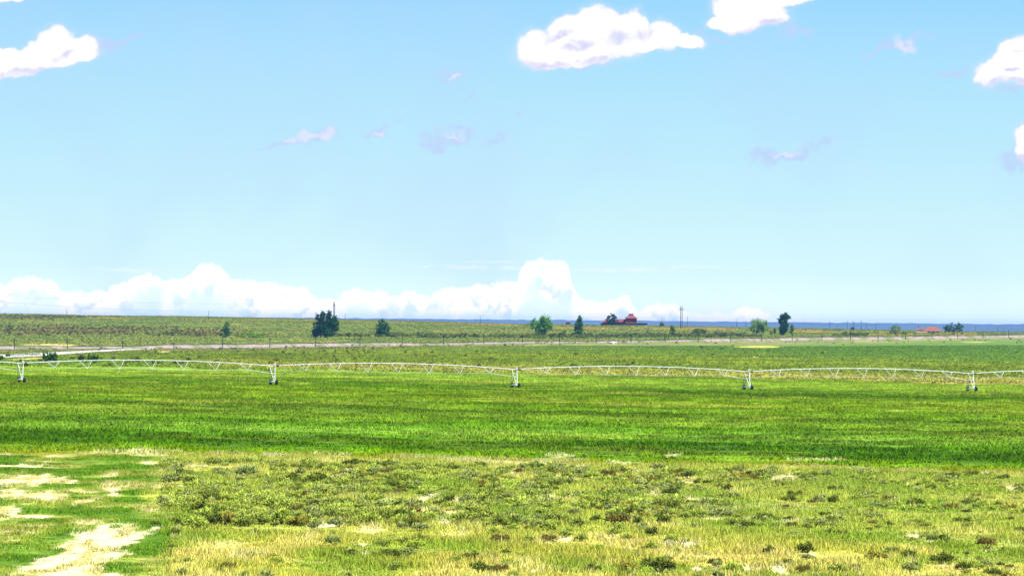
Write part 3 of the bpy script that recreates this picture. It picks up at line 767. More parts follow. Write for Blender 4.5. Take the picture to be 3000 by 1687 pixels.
sv, scl = [], []; n_ind = 0
ARR = {}
for kd, kw in KINDS.items():
    for v_ in range(3):
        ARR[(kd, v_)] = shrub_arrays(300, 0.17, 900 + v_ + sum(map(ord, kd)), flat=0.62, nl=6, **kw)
for (x, y, z, px, py) in cand:
    if any(abs(x - a) < 0.7 and abs(y - b) < 1.4 for a, b in placed): continue
    kd = random.choice(kinds_w); r_ = random.uniform(0.32, 0.75) if py > 1545 else random.uniform(0.40, 1.05)
    if px > 2000: r_ *= 0.85
    if n_ind < 215 and -40 < px < 3040:
        shrub(Vector((x, y, z - 0.03)), r_, kd, random.randrange(3), zlabel(kd, px, py, r_), '%s clumps in the foreground scrub' % KLAB[kd], random.uniform(0.9, 1.3))
        n_ind += 1
    else:
        v0, c0 = ARR[(kd, random.randrange(3))]
        a = random.uniform(0, 6.28); ca, sa = math.cos(a), math.sin(a)
        vv = np.stack([(v0[:, 0] * ca - v0[:, 1] * sa) * r_ + x, (v0[:, 0] * sa + v0[:, 1] * ca) * r_ + y, v0[:, 2] * r_ * random.uniform(0.8, 1.1) + z], -1)
        sv.append(vv); scl.append(c0 * random.uniform(0.85, 1.15))
if sv:
    vv = np.concatenate(sv); cc = np.concatenate(scl)
    tag(link('sagebrush_scrub', np_mesh('sagebrush_scrub', vv, np.arange(len(vv)).reshape(-1, 3), cc), M_SHRUB), 'dense low sagebrush scrub filling the back of the foreground strip', 'scrub', kind='stuff')

# far scrub specks: on the hillside, along the tracks, and through the meadow
def far_scrub(name, label, pts, rad, cols, tone=0.6):
    vs, cs = [], []
    for (x, y, z) in pts:
        kd = random.choice(cols)
        v0, c0 = FARR[(kd, random.randrange(2))]
        r_ = random.uniform(*rad); a = random.uniform(0, 6.28); ca, sa = math.cos(a), math.sin(a)
        vs.append(np.stack([(v0[:, 0] * ca - v0[:, 1] * sa) * r_ + x, (v0[:, 0] * sa + v0[:, 1] * ca) * r_ + y, v0[:, 2] * r_ + z - 0.1], -1)); cs.append(c0 * tone * random.uniform(0.8, 1.2))
    vv = np.concatenate(vs); cc = np.concatenate(cs)
    tag(link(name, np_mesh(name, vv, np.arange(len(vv)).reshape(-1, 3), cc), M_SHRUB), label, 'scrub', kind='stuff')
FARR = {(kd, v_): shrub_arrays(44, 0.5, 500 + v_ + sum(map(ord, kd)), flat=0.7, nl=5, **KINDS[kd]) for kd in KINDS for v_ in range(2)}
X, Y = sample_wedge(26000, 2800, 5250); Z = ground(X, Y); e_ = rail_e(X, Y); px_, py_ = project(X, Y, Z)
n4 = fbm(X / 40, Y / 90, 91, 3)
brn = 1 - sst(ell(px_, py_, [(150, 968, 360, 15, 0), (560, 976, 160, 11, 0), (60, 930, 200, 6, 0)]), 0.7, 1.3)
hed = 1 - sst(ell(px_, py_, [(1250, 985, 330, 5, 0), (1620, 985, 260, 5, 0), (2000, 985, 260, 5, 0), (740, 985, 60, 5, 0), (2500, 982, 60, 4, 0)]), 0.8, 1.2)
crest = sst(px_, 2700, 2850) * (Y > 4250)
pr = (e_ > 12) * (0.10 + 0.5 * sst(n4, 0.5, 0.7))
is_b = brn > RNG.uniform(0, 1, len(X)); is_h = (hed > RNG.uniform(0, 1, len(X))) & (e_ > 30)
u = RNG.uniform(0, 1, len(X))
sel = (e_ > 12) & ~is_b & ~is_h & (u < pr * 0.38)
far_scrub('hillside_scrub', 'scattered small shrubs dotting the grassy hillside beyond the railway', list(zip(X[sel], Y[sel], Z[sel])), (0.5, 1.1), ['grey', 'green', 'green', 'dark'], 0.8)
sel = (e_ > 12) & is_b & (u < 0.5)
far_scrub('brown_scrub', 'belt of brownish dormant shrubs across the left hillside', list(zip(X[sel], Y[sel], Z[sel])), (0.6, 1.5), ['brown', 'brown', 'dark'])
X2, Y2 = sample_wedge(16000, 3000, 4250); Z2 = ground(X2, Y2); p2x, p2y = project(X2, Y2, Z2); e2 = rail_e(X2, Y2)
hed = ell(p2x, p2y, [(1230, 985, 300, 5.5, 0.3), (1620, 986, 300, 5.5, 0), (2000, 984, 240, 5, 0), (740, 986, 60, 5, 0), (2500, 981, 60, 4, 0), (2800, 977, 260, 2.5, 0)])
sel = (hed + (fbm(X2 / 30, Y2 / 60, 92, 3) - 0.5) * 1.1 < 0.95) & (e2 > 30)
far_scrub('thicket', 'long low green thicket along the foot of the trees beyond the railway', list(zip(X2[sel], Y2[sel], Z2[sel]))[:3200], (0.9, 2.1), ['green', 'green', 'lime', 'dark'], 0.42)
X2, Y2 = sample_wedge(9000, 1250, 4100); Z2 = ground(X2, Y2); p2x, p2y = project(X2, Y2, Z2); e2 = rail_e(X2, Y2)
near_tr = (e2 < -4) & (e2 > -110); u_bank = (e2 > -22) * sst(p2x, 900, 1200) * (1 - sst(p2x, 1950, 2200))
mead = (e2 < -110) & (p2y < 1075)
u = RNG.uniform(0, 1, len(X2)); n6 = fbm(X2 / 40, Y2 / 60, 93, 3)
sel = (near_tr & (u < 0.20 + 0.7 * u_bank)) | (mead & (u < 0.45 * sst(n6, 0.45, 0.7) * (1 - 0.85 * sst(p2x, 900, 1800))))
far_scrub('verge_scrub', 'small dark shrubs along the near side of the railway and in the meadow', list(zip(X2[sel], Y2[sel], Z2[sel])), (0.45, 1.2), ['dark', 'green', 'green', 'brown'])

# ------------------------------------------------------------------ trees
M_CROWN = mat_leaf('tree_leaves', 0.20, 0.22)
M_BARK = mat_plain('bark', (0.09, 0.07, 0.055), 0.95, var=0.4, scale=2.0, bump=0.4)
def tree(name, label, x0, x1, ytop, ybase, D, lobes, leaf, tip, trunk=0.18, nleaf=2600, size=None, spike=0.0, cat='tree', group=None, hollow=0.0):
    """a tree seen between photo columns x0..x1 and rows ytop..ybase, D metres out.
    lobes: (cx, cz, rx, rz) in units of the box (0..1 across, 0..1 up)"""
    k = kpx(D); W = (x1 - x0) / k; H = (ybase - ytop) / k
    b = at((x0 + x1) / 2, ybase, D); gz_ = float(ground(b.x, b.y)); 
    z0 = b.z if b.z < gz_ + 1.5 else gz_
    root = empty(name, (b.x, b.y, min(b.z, gz_ + 0.2)), random.uniform(0, 0.3)); tag(root, label, cat, group)
    H = H + (b.z - root.location.z)
    r = np.random.default_rng(int(x0 * 13 + ytop))
    size = size or max(0.30, H * 0.035)
    lob = np.array(lobes, float)
    vol = lob[:, 2] * lob[:, 2] * lob[:, 3]; pr_ = np.sqrt(vol); pr_ /= pr_.sum()
    # clumps inside each lobe
    nclump = max(40, nleaf // 34)
    li = r.choice(len(lob), nclump, p=pr_)
    u = r.normal(0, 1, (nclump, 3)); u /= np.linalg.norm(u, axis=1)[:, None]
    rad = r.uniform(0.35 + hollow, 0.98, nclump) ** 0.6
    Lb = lob[li]
    cx = (Lb[:, 0] - 0.5) * W + u[:, 0] * Lb[:, 2] * W * rad
    cy = u[:, 1] * Lb[:, 2] * W * rad * 0.85
    cz = Lb[:, 1] * H + u[:, 2] * Lb[:, 3] * H * rad
    cr_ = r.uniform(0.5, 1.0, nclump) * H * 0.085
    ci = r.integers(0, nclump, nleaf)
    w = r.normal(0, 0.55, (nleaf, 3)) * cr_[ci][:, None]
    if spike: w[:, 2] = w[:, 2] * (1 + spike) + np.abs(w[:, 2]) * spike
    P0 = np.stack([cx[ci], cy[ci], cz[ci]], -1) + w
    P0[:, 2] = np.maximum(P0[:, 2], 0.15)
    th = r.normal(0, 1, (nleaf, 3)); th[:, 2] += spike * 1.5; th /= np.linalg.norm(th, axis=1)[:, None]
    sd_ = np.cross(th, r.normal(0, 1, (nleaf, 3))); sd_ /= np.linalg.norm(sd_, axis=1)[:, None]
    S = size * r.uniform(0.6, 1.3, (nleaf, 1))
    v = np.empty((nleaf, 4, 3))
    v[:, 0] = P0 - th * S; v[:, 1] = P0 + sd_ * S * 0.6; v[:, 2] = P0 + th * S; v[:, 3] = P0 - sd_ * S * 0.6
    cv_ = r.uniform(0, 1, nclump)[ci][:, None] * 0.6 + r.uniform(0, 0.5, (nleaf, 1))
    cc = np.array(leaf)[None] * (1 - cv_) + np.array(tip)[None] * cv_
    me = np_mesh('crown', v.reshape(-1, 3), np.arange(nleaf * 4).reshape(-1, 4), np.repeat(cc, 4, 0))
    link('crown', me, M_CROWN, root)
    mb = MB(); zc = float(np.average(lob[:, 1])) * H; tr = max(0.12, H * 0.028)
    xb = (trunk if trunk > 0.3 else 0.5)
    bx0 = (xb - 0.5) * W
    mb.tube([(bx0, 0, -0.4), (bx0 * 0.8, 0.1, zc * 0.35), (bx0 * 0.3, 0, zc * 0.8), (0, 0, zc * 1.25)], [tr * 1.3, tr, tr * 0.7, tr * 0.25], 7)
    for (lx, lz, rx, rz) in lobes:
        for _ in range(3):
            ex = (lx - 0.5) * W + random.uniform(-.5, .5) * rx * W; ey = random.uniform(-.5, .5) * rx * W; ez = lz * H + random.uniform(-0.3, 0.5) * rz * H
            st_ = (bx0 * 0.8, 0, zc * random.uniform(0.2, 0.5))
            mid = ((st_[0] + ex) / 2, ey * 0.4, (st_[2] + ez) / 2 + 0.05 * H)
            mb.tube([st_, mid, (ex, ey, ez)], [tr * 0.55, tr * 0.35, tr * 0.1], 5)
    mb.build('trunk', M_BARK, root)
    return root
DK, DKT = AT(22, 50, 34), AT(48, 94, 56)
MG, MGT = AT(44, 84, 40), AT(98, 150, 74)
tree('cottonwood_tree', 'tallest and widest dark green tree, dense to the ground, in front of a twin pole', 914, 993, 910, 987, 3480, [(0.50, 0.62, 0.24, 0.34), (0.22, 0.45, 0.18, 0.36), (0.78, 0.48, 0.20, 0.36), (0.5, 0.28, 0.42, 0.26), (0.35, 0.78, 0.12, 0.15), (0.6, 0.8, 0.12, 0.15), (0.08, 0.14, 0.08, 0.10)], DK, DKT, nleaf=5200, spike=0.5)
tree('round_tree', 'compact rounded dark green tree right of the tallest dark tree', 1096, 1144, 931, 981, 3560, [(0.52, 0.58, 0.30, 0.34), (0.38, 0.38, 0.34, 0.32), (0.66, 0.40, 0.30, 0.34), (0.55, 0.2, 0.38, 0.18)], AT(22, 56, 34), AT(74, 122, 66), nleaf=3200, spike=0.3)
tree('sapling_tree', 'narrow dark green young tree at left, beside a lime green shrub', 645, 678, 943, 990, 3430, [(0.55, 0.60, 0.34, 0.32), (0.40, 0.34, 0.42, 0.30), (0.62, 0.30, 0.38, 0.28), (0.6, 0.86, 0.15, 0.13)], AT(32, 72, 44), AT(84, 128, 78), nleaf=1700, spike=0.6)
tree('lime_shrub', 'wide lime green shrub mound right of the narrow young tree', 703, 777, 969, 989, 3400, [(0.5, 0.45, 0.30, 0.42), (0.25, 0.3, 0.22, 0.3), (0.78, 0.26, 0.22, 0.28)], AT(80, 128, 14), AT(136, 192, 26), nleaf=1900, size=0.4, cat='shrub')
tree('bushy_tree', 'broad two toned green tree, brighter on its right, left of the distant shed', 1549, 1623, 925, 981, 3740, [(0.62, 0.58, 0.30, 0.36), (0.28, 0.52, 0.24, 0.32), (0.78, 0.48, 0.20, 0.28), (0.5, 0.28, 0.34, 0.24), (0.55, 0.82, 0.12, 0.16), (0.7, 0.8, 0.1, 0.16)], AT(50, 92, 54), AT(122, 172, 76), nleaf=4200, spike=0.5)
tree('conical_tree', 'cone shaped dark green tree between the distant shed and the red house', 1678, 1711, 928, 981, 3780, [(0.5, 0.3, 0.42, 0.30), (0.5, 0.55, 0.34, 0.26), (0.62, 0.76, 0.24, 0.20), (0.62, 0.92, 0.12, 0.10)], AT(28, 66, 40), AT(80, 128, 70), nleaf=2300, spike=0.3)
tree('scraggly_tree', 'small thin olive tree left of the cone shaped tree', 1636, 1662, 966, 986, 3730, [(0.5, 0.6, 0.4, 0.3), (0.7, 0.75, 0.25, 0.2)], AT(84, 104, 52), AT(132, 152, 80), nleaf=420, size=0.35)
tree('house_tree', 'round blue green shade tree standing beside the red house', 1774, 1811, 917, 949, 4580, [(0.5, 0.70, 0.34, 0.26), (0.26, 0.45, 0.26, 0.22), (0.76, 0.46, 0.24, 0.22), (0.5, 0.42, 0.3, 0.16)], AT(28, 52, 48), AT(66, 104, 88), nleaf=2600, hollow=0.15)
tree('dead_tree_bush', 'dark bush low beneath a leafless tree between the red house and the twin pole', 1930, 1947, 943, 951, 4600, [(0.5, 0.45, 0.45, 0.4)], AT(30, 48, 40), AT(60, 84, 62), nleaf=700, size=0.4, cat='shrub')
tree('small_tree', 'small dark green tree just left of the tall twin pole', 1959, 1981, 951, 981, 3960, [(0.5, 0.40, 0.42, 0.34), (0.5, 0.7, 0.24, 0.28)], AT(34, 74, 44), AT(92, 136, 76), nleaf=1400, spike=0.3)
tree('spreading_tree', 'low umbrella shaped olive tree right of the tall twin pole', 2025, 2072, 958, 982, 3980, [(0.5, 0.62, 0.40, 0.24), (0.25, 0.42, 0.24, 0.2), (0.78, 0.48, 0.2, 0.2)], AT(58, 82, 40), AT(124, 146, 74), nleaf=2200, size=0.45, hollow=0.05)
tree('leaning_tree', 'loose pale green tree with visible branching trunk, left of the tall narrow tree', 2193, 2256, 928, 982, 4080, [(0.30, 0.66, 0.24, 0.26), (0.62, 0.62, 0.24, 0.20), (0.22, 0.36, 0.2, 0.18), (0.72, 0.40, 0.18, 0.18), (0.85, 0.68, 0.14, 0.12), (0.70, 0.18, 0.07, 0.14)], AT(84, 118, 58), AT(148, 178, 96), nleaf=2500, trunk=0.34, spike=0.5, hollow=0.1)
tree('tall_tree', 'tall narrow dark tree with an overhanging top on its right', 2278, 2317, 916, 981, 4080, [(0.50, 0.84, 0.30, 0.14), (0.80, 0.79, 0.18, 0.09), (0.40, 0.62, 0.34, 0.14), (0.5, 0.44, 0.34, 0.14), (0.45, 0.28, 0.32, 0.14), (0.4, 0.14, 0.28, 0.1)], AT(22, 50, 32), AT(62, 104, 56), nleaf=3600, trunk=0.38)
tree('young_conifer', 'small pointed green tree just right of the tall narrow dark tree', 2310, 2329, 949, 979, 4100, [(0.5, 0.34, 0.44, 0.24), (0.52, 0.6, 0.3, 0.24), (0.55, 0.84, 0.14, 0.16)], AT(40, 84, 40), AT(96, 144, 66), nleaf=1200, spike=0.3)
tree('small_shrub_tree', 'tiny dark green tree just left of the tall narrow dark tree', 2265, 2274, 957, 978, 4090, [(0.5, 0.45, 0.4, 0.4)], AT(44, 76, 42), AT(92, 128, 66), nleaf=420, size=0.4)
tree('pale_shrub', 'faint pale green bush between the loose pale tree and the tall dark tree', 2254, 2266, 964, 978, 4095, [(0.5, 0.5, 0.45, 0.45)], AT(112, 134, 82), AT(150, 172, 112), nleaf=420, size=0.4, cat='shrub')
tree('globe_tree', 'rounded light olive tree left of the orange roofed house', 2603, 2645, 951, 984, 4180, [(0.5, 0.58, 0.44, 0.38), (0.3, 0.3, 0.32, 0.26)], AT(70, 96, 46), AT(146, 168, 88), nleaf=2400)
tree('side_shrub', 'small green bush tucked against the right of the rounded olive tree', 2636, 2659, 970, 982.5, 4190, [(0.5, 0.45, 0.46, 0.45)], AT(58, 90, 38), AT(116, 146, 64), nleaf=800, size=0.4, cat='shrub')
tree('broad_tree', 'wide blue green tree with a knob on top, right of the orange roofed house', 2763, 2824, 941, 976.5, 4520, [(0.50, 0.42, 0.42, 0.36), (0.78, 0.48, 0.22, 0.34), (0.22, 0.4, 0.2, 0.28), (0.37, 0.86, 0.12, 0.11), (0.7, 0.78, 0.12, 0.12)], AT(36, 58, 50), AT(82, 112, 88), nleaf=3200)
tree('far_bush', 'small dark round bush beneath the cluster of distant utility poles', 2489, 2505, 958, 969.5, 4600, [(0.5, 0.5, 0.46, 0.46)], AT(28, 48, 42), AT(58, 82, 64), nleaf=600, size=0.4, cat='shrub')
tree('far_low_bush', 'tiny low dark bush right of the distant utility poles', 2576, 2586, 965.5, 971, 4600, [(0.5, 0.4, 0.5, 0.45)], AT(34, 50, 40), AT(62, 80, 60), nleaf=260, size=0.4, cat='shrub')
def near_bush(lab, x0, x1, y0, y1, lobes, n):
    b = hit((x0 + x1) / 2, y1)
    tree('willow_bush', lab, x0, x1, y0, y1, b.y, lobes, AT(34, 66, 26), AT(84, 124, 44), nleaf=n, size=0.26, spike=0.5, cat='bush')
near_bush('large dark green bush in front of the white gravel road, right of the leftmost tower', 120, 171, 1027, 1060, [(0.36, 0.5, 0.32, 0.42), (0.76, 0.45, 0.24, 0.4), (0.5, 0.3, 0.42, 0.3)], 2600)
near_bush('dark green bush cut off by the left edge, beside the gravel road', -18, 12, 1040, 1058, [(0.5, 0.5, 0.46, 0.46)], 1000)
near_bush('small dark bush behind the pipe, left one of the pair', 227, 248, 1039, 1062, [(0.5, 0.5, 0.44, 0.44)], 900)
near_bush('wider dark bush behind the pipe, right one of the pair', 255, 290, 1034, 1064, [(0.35, 0.5, 0.34, 0.44), (0.72, 0.5, 0.26, 0.4)], 1300)
# leafless tree
b = at(1938, 951, 4610); root = empty('bare_tree', (b.x, b.y, b.z)); tag(root, 'leafless grey tree rising above a dark bush right of the red house', 'tree')
mb = MB(); mb.tube([(0, 0, -0.5), (0, 0, 2.0)], [0.35, 0.28], 6)
lb = MB()
for dx, dz in ((-3.4, 6.0), (-2.2, 4.8), (0.2, 9.4), (-0.4, 7.0), (2.6, 7.2), (3.6, 5.0), (1.4, 6.4)):
    lb.tube([(0, 0, 1.6), (dx * 0.45, random.uniform(-1, 1), dz * 0.5), (dx, random.uniform(-1, 1), dz)], [0.2, 0.15, 0.07], 5)
M_DEAD = mat_plain('dead_wood', (0.30, 0.26, 0.25), 0.9, var=0.2)
mb.build('trunk', M_DEAD, root); lb.build('branches', M_DEAD, root)

# ------------------------------------------------------------------ center pivot irrigation machine
M_GALV = mat_plain('galvanised_steel', (0.66, 0.66, 0.63), 0.5, 0.0, var=0.22, scale=1.5, spec=0.5)
M_GALVD = mat_plain('shaded_steel', (0.22, 0.23, 0.22), 0.6, 0.3, var=0.2, scale=2)  # darker copy of the galvanised steel: rear-leg shade put into the colour
M_TYRE = mat_plain('tyre_rubber', (0.016, 0.016, 0.017), 0.85, var=0.4, scale=9)
M_RIM = mat_plain('wheel_rim', (0.32, 0.32, 0.31), 0.6, 0.2, var=0.2)
M_HOSE = mat_plain('drop_hose_plastic', (0.05, 0.06, 0.05), 0.6, var=0.2)
TPX = [70.5, 807.7, 1517.0, 2197.0, 2852.4]
D3, DDEL = 978.0, 0.0197
def tower_xy(i): # i from -2 .. 2, and beyond by extrapolation
    d = D3 * (1 + DDEL * i)
    return Vector((0.65 + 50.35 * i, d, 0))
piv = empty('center_pivot_sprinkler', (*tower_xy(0)[:2], float(ground(*tower_xy(0)[:2]))))
tag(piv, 'long white wheeled pivot irrigation sprinkler of arched pipe spans crossing the green field', 'irrigation machine')
PO = Vector(piv.location)
sdir = (tower_xy(1) - tower_xy(0)).normalized(); pdir = Vector((-sdir.y, sdir.x, 0))        # along the pipe; across it, away from the camera
TH_ = 3.95; BL = 1.64
def TP(i):
    p = tower_xy(i); p.z = float(ground(p.x, p.y)); return p
# height of the ground under each tower, smoothed
TZ = {i: TP(i) for i in range(-3, 4)}
def wheel(parent, c, axis):
    mb = MB(); n = 22; R0 = 0.56; wd = 0.20
    prof = [(0.33, -wd), (0.50, -wd), (R0, -wd * 0.7), (R0 + 0.01, 0), (R0, wd * 0.7), (0.50, wd), (0.33, wd)]
    u_ = Vector((0, 0, 1)); w_ = axis.cross(u_).normalized()
    vs, fs = [], []
    for k in range(n):
        t_ = 2 * math.pi * k / n; rd = u_ * math.cos(t_) + w_ * math.sin(t_)
        lug = 0.025 if k % 2 else 0.0
        for (r_, a_) in prof: vs.append(c + rd * (r_ + (lug if r_ > 0.5 else 0)) + axis * a_)
    m_ = len(prof)
    for k in range(n):
        for j in range(m_):
            a0 = k * m_ + j; a1 = k * m_ + (j + 1) % m_; b0 = ((k + 1) % n) * m_ + j; b1 = ((k + 1) % n) * m_ + (j + 1) % m_
            fs.append((a0, a1, b1, b0))
    mb.poly(vs, fs); w = mb.build('tyre', M_TYRE)
    rb = MB(); rb.tube([c - axis * 0.06, c + axis * 0.06], 0.34, 18); rb.tube([c - axis * 0.14, c + axis * 0.14], 0.09, 10)
    rm = rb.build('rim', M_RIM)
    return w, rm
tw_o = []
for i in range(-2, 3):
    p = TZ[i] - PO
    zt = TH_
    near = p - pdir * BL; farp = p + pdir * BL
    # put wheel ends on the ground
    for q_ in (near, farp):
        g_ = float(ground(q_.x + PO.x, q_.y + PO.y)); q_.z = g_ - PO.z
    ztop = max(near.z, farp.z) + TH_
    topc = Vector((p.x, p.y, ztop)); topm = topc + sdir * 0.58; topl = topc - sdir * 0.60
    r_ = 0.062
    fr = MB()
    nb_ = near + Vector((0, 0, 0.62)); fb_ = farp + Vector((0, 0, 0.62))
    fr.tube([nb_ - pdir * 0.15, topm], r_ * 1.15, 6); fr.tube([nb_ - pdir * 0.15 - sdir * 0.12, topl], r_, 6)
    for s_ in (0.33, 0.55, 0.76):
        a_ = nb_.lerp(topm, s_) - pdir * 0.15 * (1 - s_); b_ = (nb_ - sdir * 0.12).lerp(topl, s_) - pdir * 0.15 * (1 - s_); fr.tube([a_, b_], 0.045, 5)
    fr.tube([topm, topl], 0.07, 6)
    tower = fr.build('tower_frame', M_GALV, piv)
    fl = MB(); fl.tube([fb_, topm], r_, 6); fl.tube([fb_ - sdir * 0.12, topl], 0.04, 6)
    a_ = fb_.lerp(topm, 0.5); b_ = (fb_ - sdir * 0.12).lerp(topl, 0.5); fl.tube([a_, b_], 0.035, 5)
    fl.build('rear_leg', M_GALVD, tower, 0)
    bb = MB(); bb.tube([nb_ - pdir * 0.35, fb_ + pdir * 0.35], 0.10, 6); bb.box(((nb_ + fb_) / 2 + Vector((0, 0, 0.14))), (0.7, 0.5, 0.28))
    bb.build('base_beam', M_GALV, tower)
    cb = MB(); cb.box(topm + Vector((0, 0, 0.28)) - sdir * 0.05, (0.42, 0.42, 0.62)); cb.build('control_box', M_GALV, tower, bevel=0.03)
    bo = MB(); bo.tube([topm + sdir * 0.25, topm + sdir * 0.85], 0.15, 8); bo.build('pipe_boot', M_TYRE, tower)
    ax = sdir.copy()
    for q_, off in ((near, -0.42), (farp, 0.32)):
        wc_ = q_ + pdir * off + Vector((0, 0, 0.54)) + sdir * 0.28
        w, rm = wheel(tower, wc_, ax)
        w.name = 'wheel'; w.parent = tower; w.name = 'wheel'
        # rim stays with its wheel as one sub-part mesh
        import bmesh
        bm = bmesh.new(); bm.from_mesh(w.data); nf = len(bm.faces); bm.from_mesh(rm.data)
        bm.faces.ensure_lookup_table()
        w.data.materials.append(M_RIM)
        for f_ in bm.faces[nf:]: f_.material_index = 1
        bm.to_mesh(w.data); bm.free(); bpy.data.objects.remove(rm)
    TZ[i] = Vector((topc.x, topc.y, topc.z))
for i in (-3, 3): TZ[i] = Vector((TZ[i].x - PO.x, TZ[i].y - PO.y, TZ[i].z - PO.z + TH_))
hose_n = 0
for i in range(-3, 3):
    a, b = TZ[i], TZ[i + 1]
    Ls = (b - a).length
    def pp(t_): 
        q_ = a.lerp(b, t_); q_.z += 0.90 * 4 * t_ * (1 - t_); return q_
    mb = MB(); mb.tube([pp(t_ / 26) for t_ in range(27)], 0.085, 8)
    for t_ in range(1, 8): mb.tube([pp(t_ / 8 - 0.002), pp(t_ / 8 + 0.002)], 0.14, 8)
    for t_ in range(1, 27, 2):      # outlets and goosenecks on top of the pipe
        c_0 = pp(t_ / 27); mb.tube([c_0, c_0 + Vector((0, 0, 0.16)) + pdir * -0.12], 0.03, 4)
    pipe = mb.build('pipe_span', M_GALV, piv)
    # truss: seven V braces on each side of the pipe, joined by a rod
    nodes = {-1: [], 1: []}
    for n_ in range(7):
        tc_ = (6.9 + n_ * 6.88) / 54.0
        dep = [1.20, 1.60, 1.82, 1.90, 1.86, 1.66, 1.15][n_]
        for sg in (-1, 1):
            c_0 = pp(tc_) + pdir * 1.15 * sg + Vector((0, 0, -dep))
            nodes[sg].append(c_0)
            rr_ = 0.05 if sg < 0 else 0.016
            vb = MB(); vb.tube([pp(tc_ - 0.024), c_0, pp(tc_ + 0.024)], rr_, 5); vb.build('truss_brace', M_GALV, pipe)
    for sg in (-1, 1):
        seg = [a + Vector((0, 0, -1.55)) + pdir * 0.55 * sg] + nodes[sg] + [b + Vector((0, 0, -1.55)) + pdir * 0.55 * sg - sdir * 0.4]
        rd = MB()
        for j in range(len(seg) - 1): rd.tube([seg[j], seg[j + 1]], (0.008 if j < len(seg) - 2 else 0.035) if sg < 0 else 0.006, 5)
        rd.build('truss_rod', M_GALV, pipe)
    for n_ in range(7):
        cb = MB(); cb.tube([nodes[-1][n_], nodes[1][n_]], 0.012, 4); cb.build('cross_brace', M_GALV, pipe)
    for n_ in range(9):
        c_0 = pp((n_ + 0.7) / 9.4) - pdir * 0.12
        hb = MB(); hb.tube([c_0, c_0 + Vector((0, 0, -1.5 - 0.3 * math.sin(n_))), c_0 + Vector((0.03, 0, -2.5))], 0.012, 4); hb.tube([c_0 + Vector((0.03, 0, -2.5)), c_0 + Vector((0.03, 0, -2.62))], 0.045, 6)
        hb.build('drop_hose', M_HOSE, pipe)

# ------------------------------------------------------------------ railway, its poles and fence
M_BAL = mat_plain('pinkish_ballast', tuple(alb((204, 184, 170), 2.2)), 0.95, var=0.30, scale=0.35, bump=0.5)
bt = M_BAL.node_tree; qb = G(bt); tcb = qb.n('ShaderNodeNewGeometry'); bsd = bt.nodes['Principled BSDF']
nbk, _ = qb.noise(tcb.outputs['Position'], 0.045, 5, 0.65)
lk = bsd.inputs['Base Color'].links[0].from_socket
bt.links.new(qb.mix(qb.step(nbk, 0.46, 0.60), lk, (*alb((138, 146, 88), 2.0), 1)), bsd.inputs['Base Color'])
M_RAIL = mat_plain('rusty_rail', (0.045, 0.033, 0.03), 0.7, var=0.3)
M_TIE = mat_plain('creosote_tie', (0.035, 0.028, 0.025), 0.9, var=0.4, scale=1.0)
rl = empty('railway_track', (*rail_pt(0), float(ground(*rail_pt(0))))); tag(rl, 'railway on a pinkish ballast bank running right across behind the meadow', 'railway')
RO = Vector(rl.location)
TT = np.arange(-160, 1720, 14.0)
hbk = []
for t_ in TT:
    x, y = rail_pt(t_); pxx = 1500 + F * x / y
    h_ = 2.3
    h_ = 2.0 - 1.1 * float(sst(np.array(pxx), 1000, 1300) * (1 - sst(np.array(pxx), 1900, 2150))) - 0.8 * float(sst(np.array(pxx), 120, 200) * (1 - sst(np.array(pxx), 400, 480)))
    hbk.append(h_)
prof = [(8.0, -0.6), (3.2, 1.0), (-2.4, 1.0), (-7.0, -0.4)]        # offset to the near side, share of height
vs = []
gcl = np.array([float(ground(*rail_pt(t_))) for t_ in TT]); kr = np.hanning(11); kr /= kr.sum(); gcl = np.convolve(np.pad(gcl, 5, mode='edge'), kr, mode='valid')
for t_, h_, gz_ in zip(TT, hbk, gcl):
    for off, sh_ in prof:
        x, y = rail_pt(t_, off); z = gz_ + (h_ if sh_ == 1.0 else sh_)
        vs.append((x - RO.x, y - RO.y, z - RO.z))
m_ = len(prof); fs = []
for j in range(len(TT) - 1):
    for k in range(m_ - 1): fs.append((j * m_ + k, (j + 1) * m_ + k, (j + 1) * m_ + k + 1, j * m_ + k + 1))
bk = MB(); bk.poly(vs, fs); bk.build('ballast_bank', M_BAL, rl)
def rz(t_): return float(np.interp(t_, TT, gcl + np.array(hbk)))
for off in (0.75, -0.72):
    rb = MB(); pts_ = []
    for t_ in TT:
        x, y = rail_pt(t_, off); pts_.append((x - RO.x, y - RO.y, rz(t_) + 0.34 - RO.z))
    for j in range(len(pts_) - 1):
        a, b = Vector(pts_[j]), Vector(pts_[j + 1]); n_ = Vector((RN[0], RN[1], 0)) * 0.07; d_ = Vector((0, 0, 0.20))
        rb.poly([a - n_ - d_, a + n_ - d_, a + n_, a - n_, b - n_ - d_, b + n_ - d_, b + n_, b - n_], [(0, 1, 5, 4), (1, 2, 6, 5), (2, 3, 7, 6), (3, 0, 4, 7)])
    rb.build('rail', M_RAIL, rl)
sb = MB()
for t_ in np.arange(-160, 1700, 1.1):
    x, y = rail_pt(t_, 0.1); sb.box((x - RO.x, y - RO.y, rz(t_) + 0.10 - RO.z), (0.28, 2.6, 0.22), math.atan2(RU[1], RU[0]))
tag(sb.build('sleepers', M_TIE, rl), kind='stuff')
M_POLE = mat_plain('pole_wood', (0.045, 0.032, 0.026), 0.9, var=0.35, scale=1.0)
M_POLEF = mat_plain('weathered_pole_wood', (0.05, 0.042, 0.04), 0.9, var=0.3, scale=1.0)
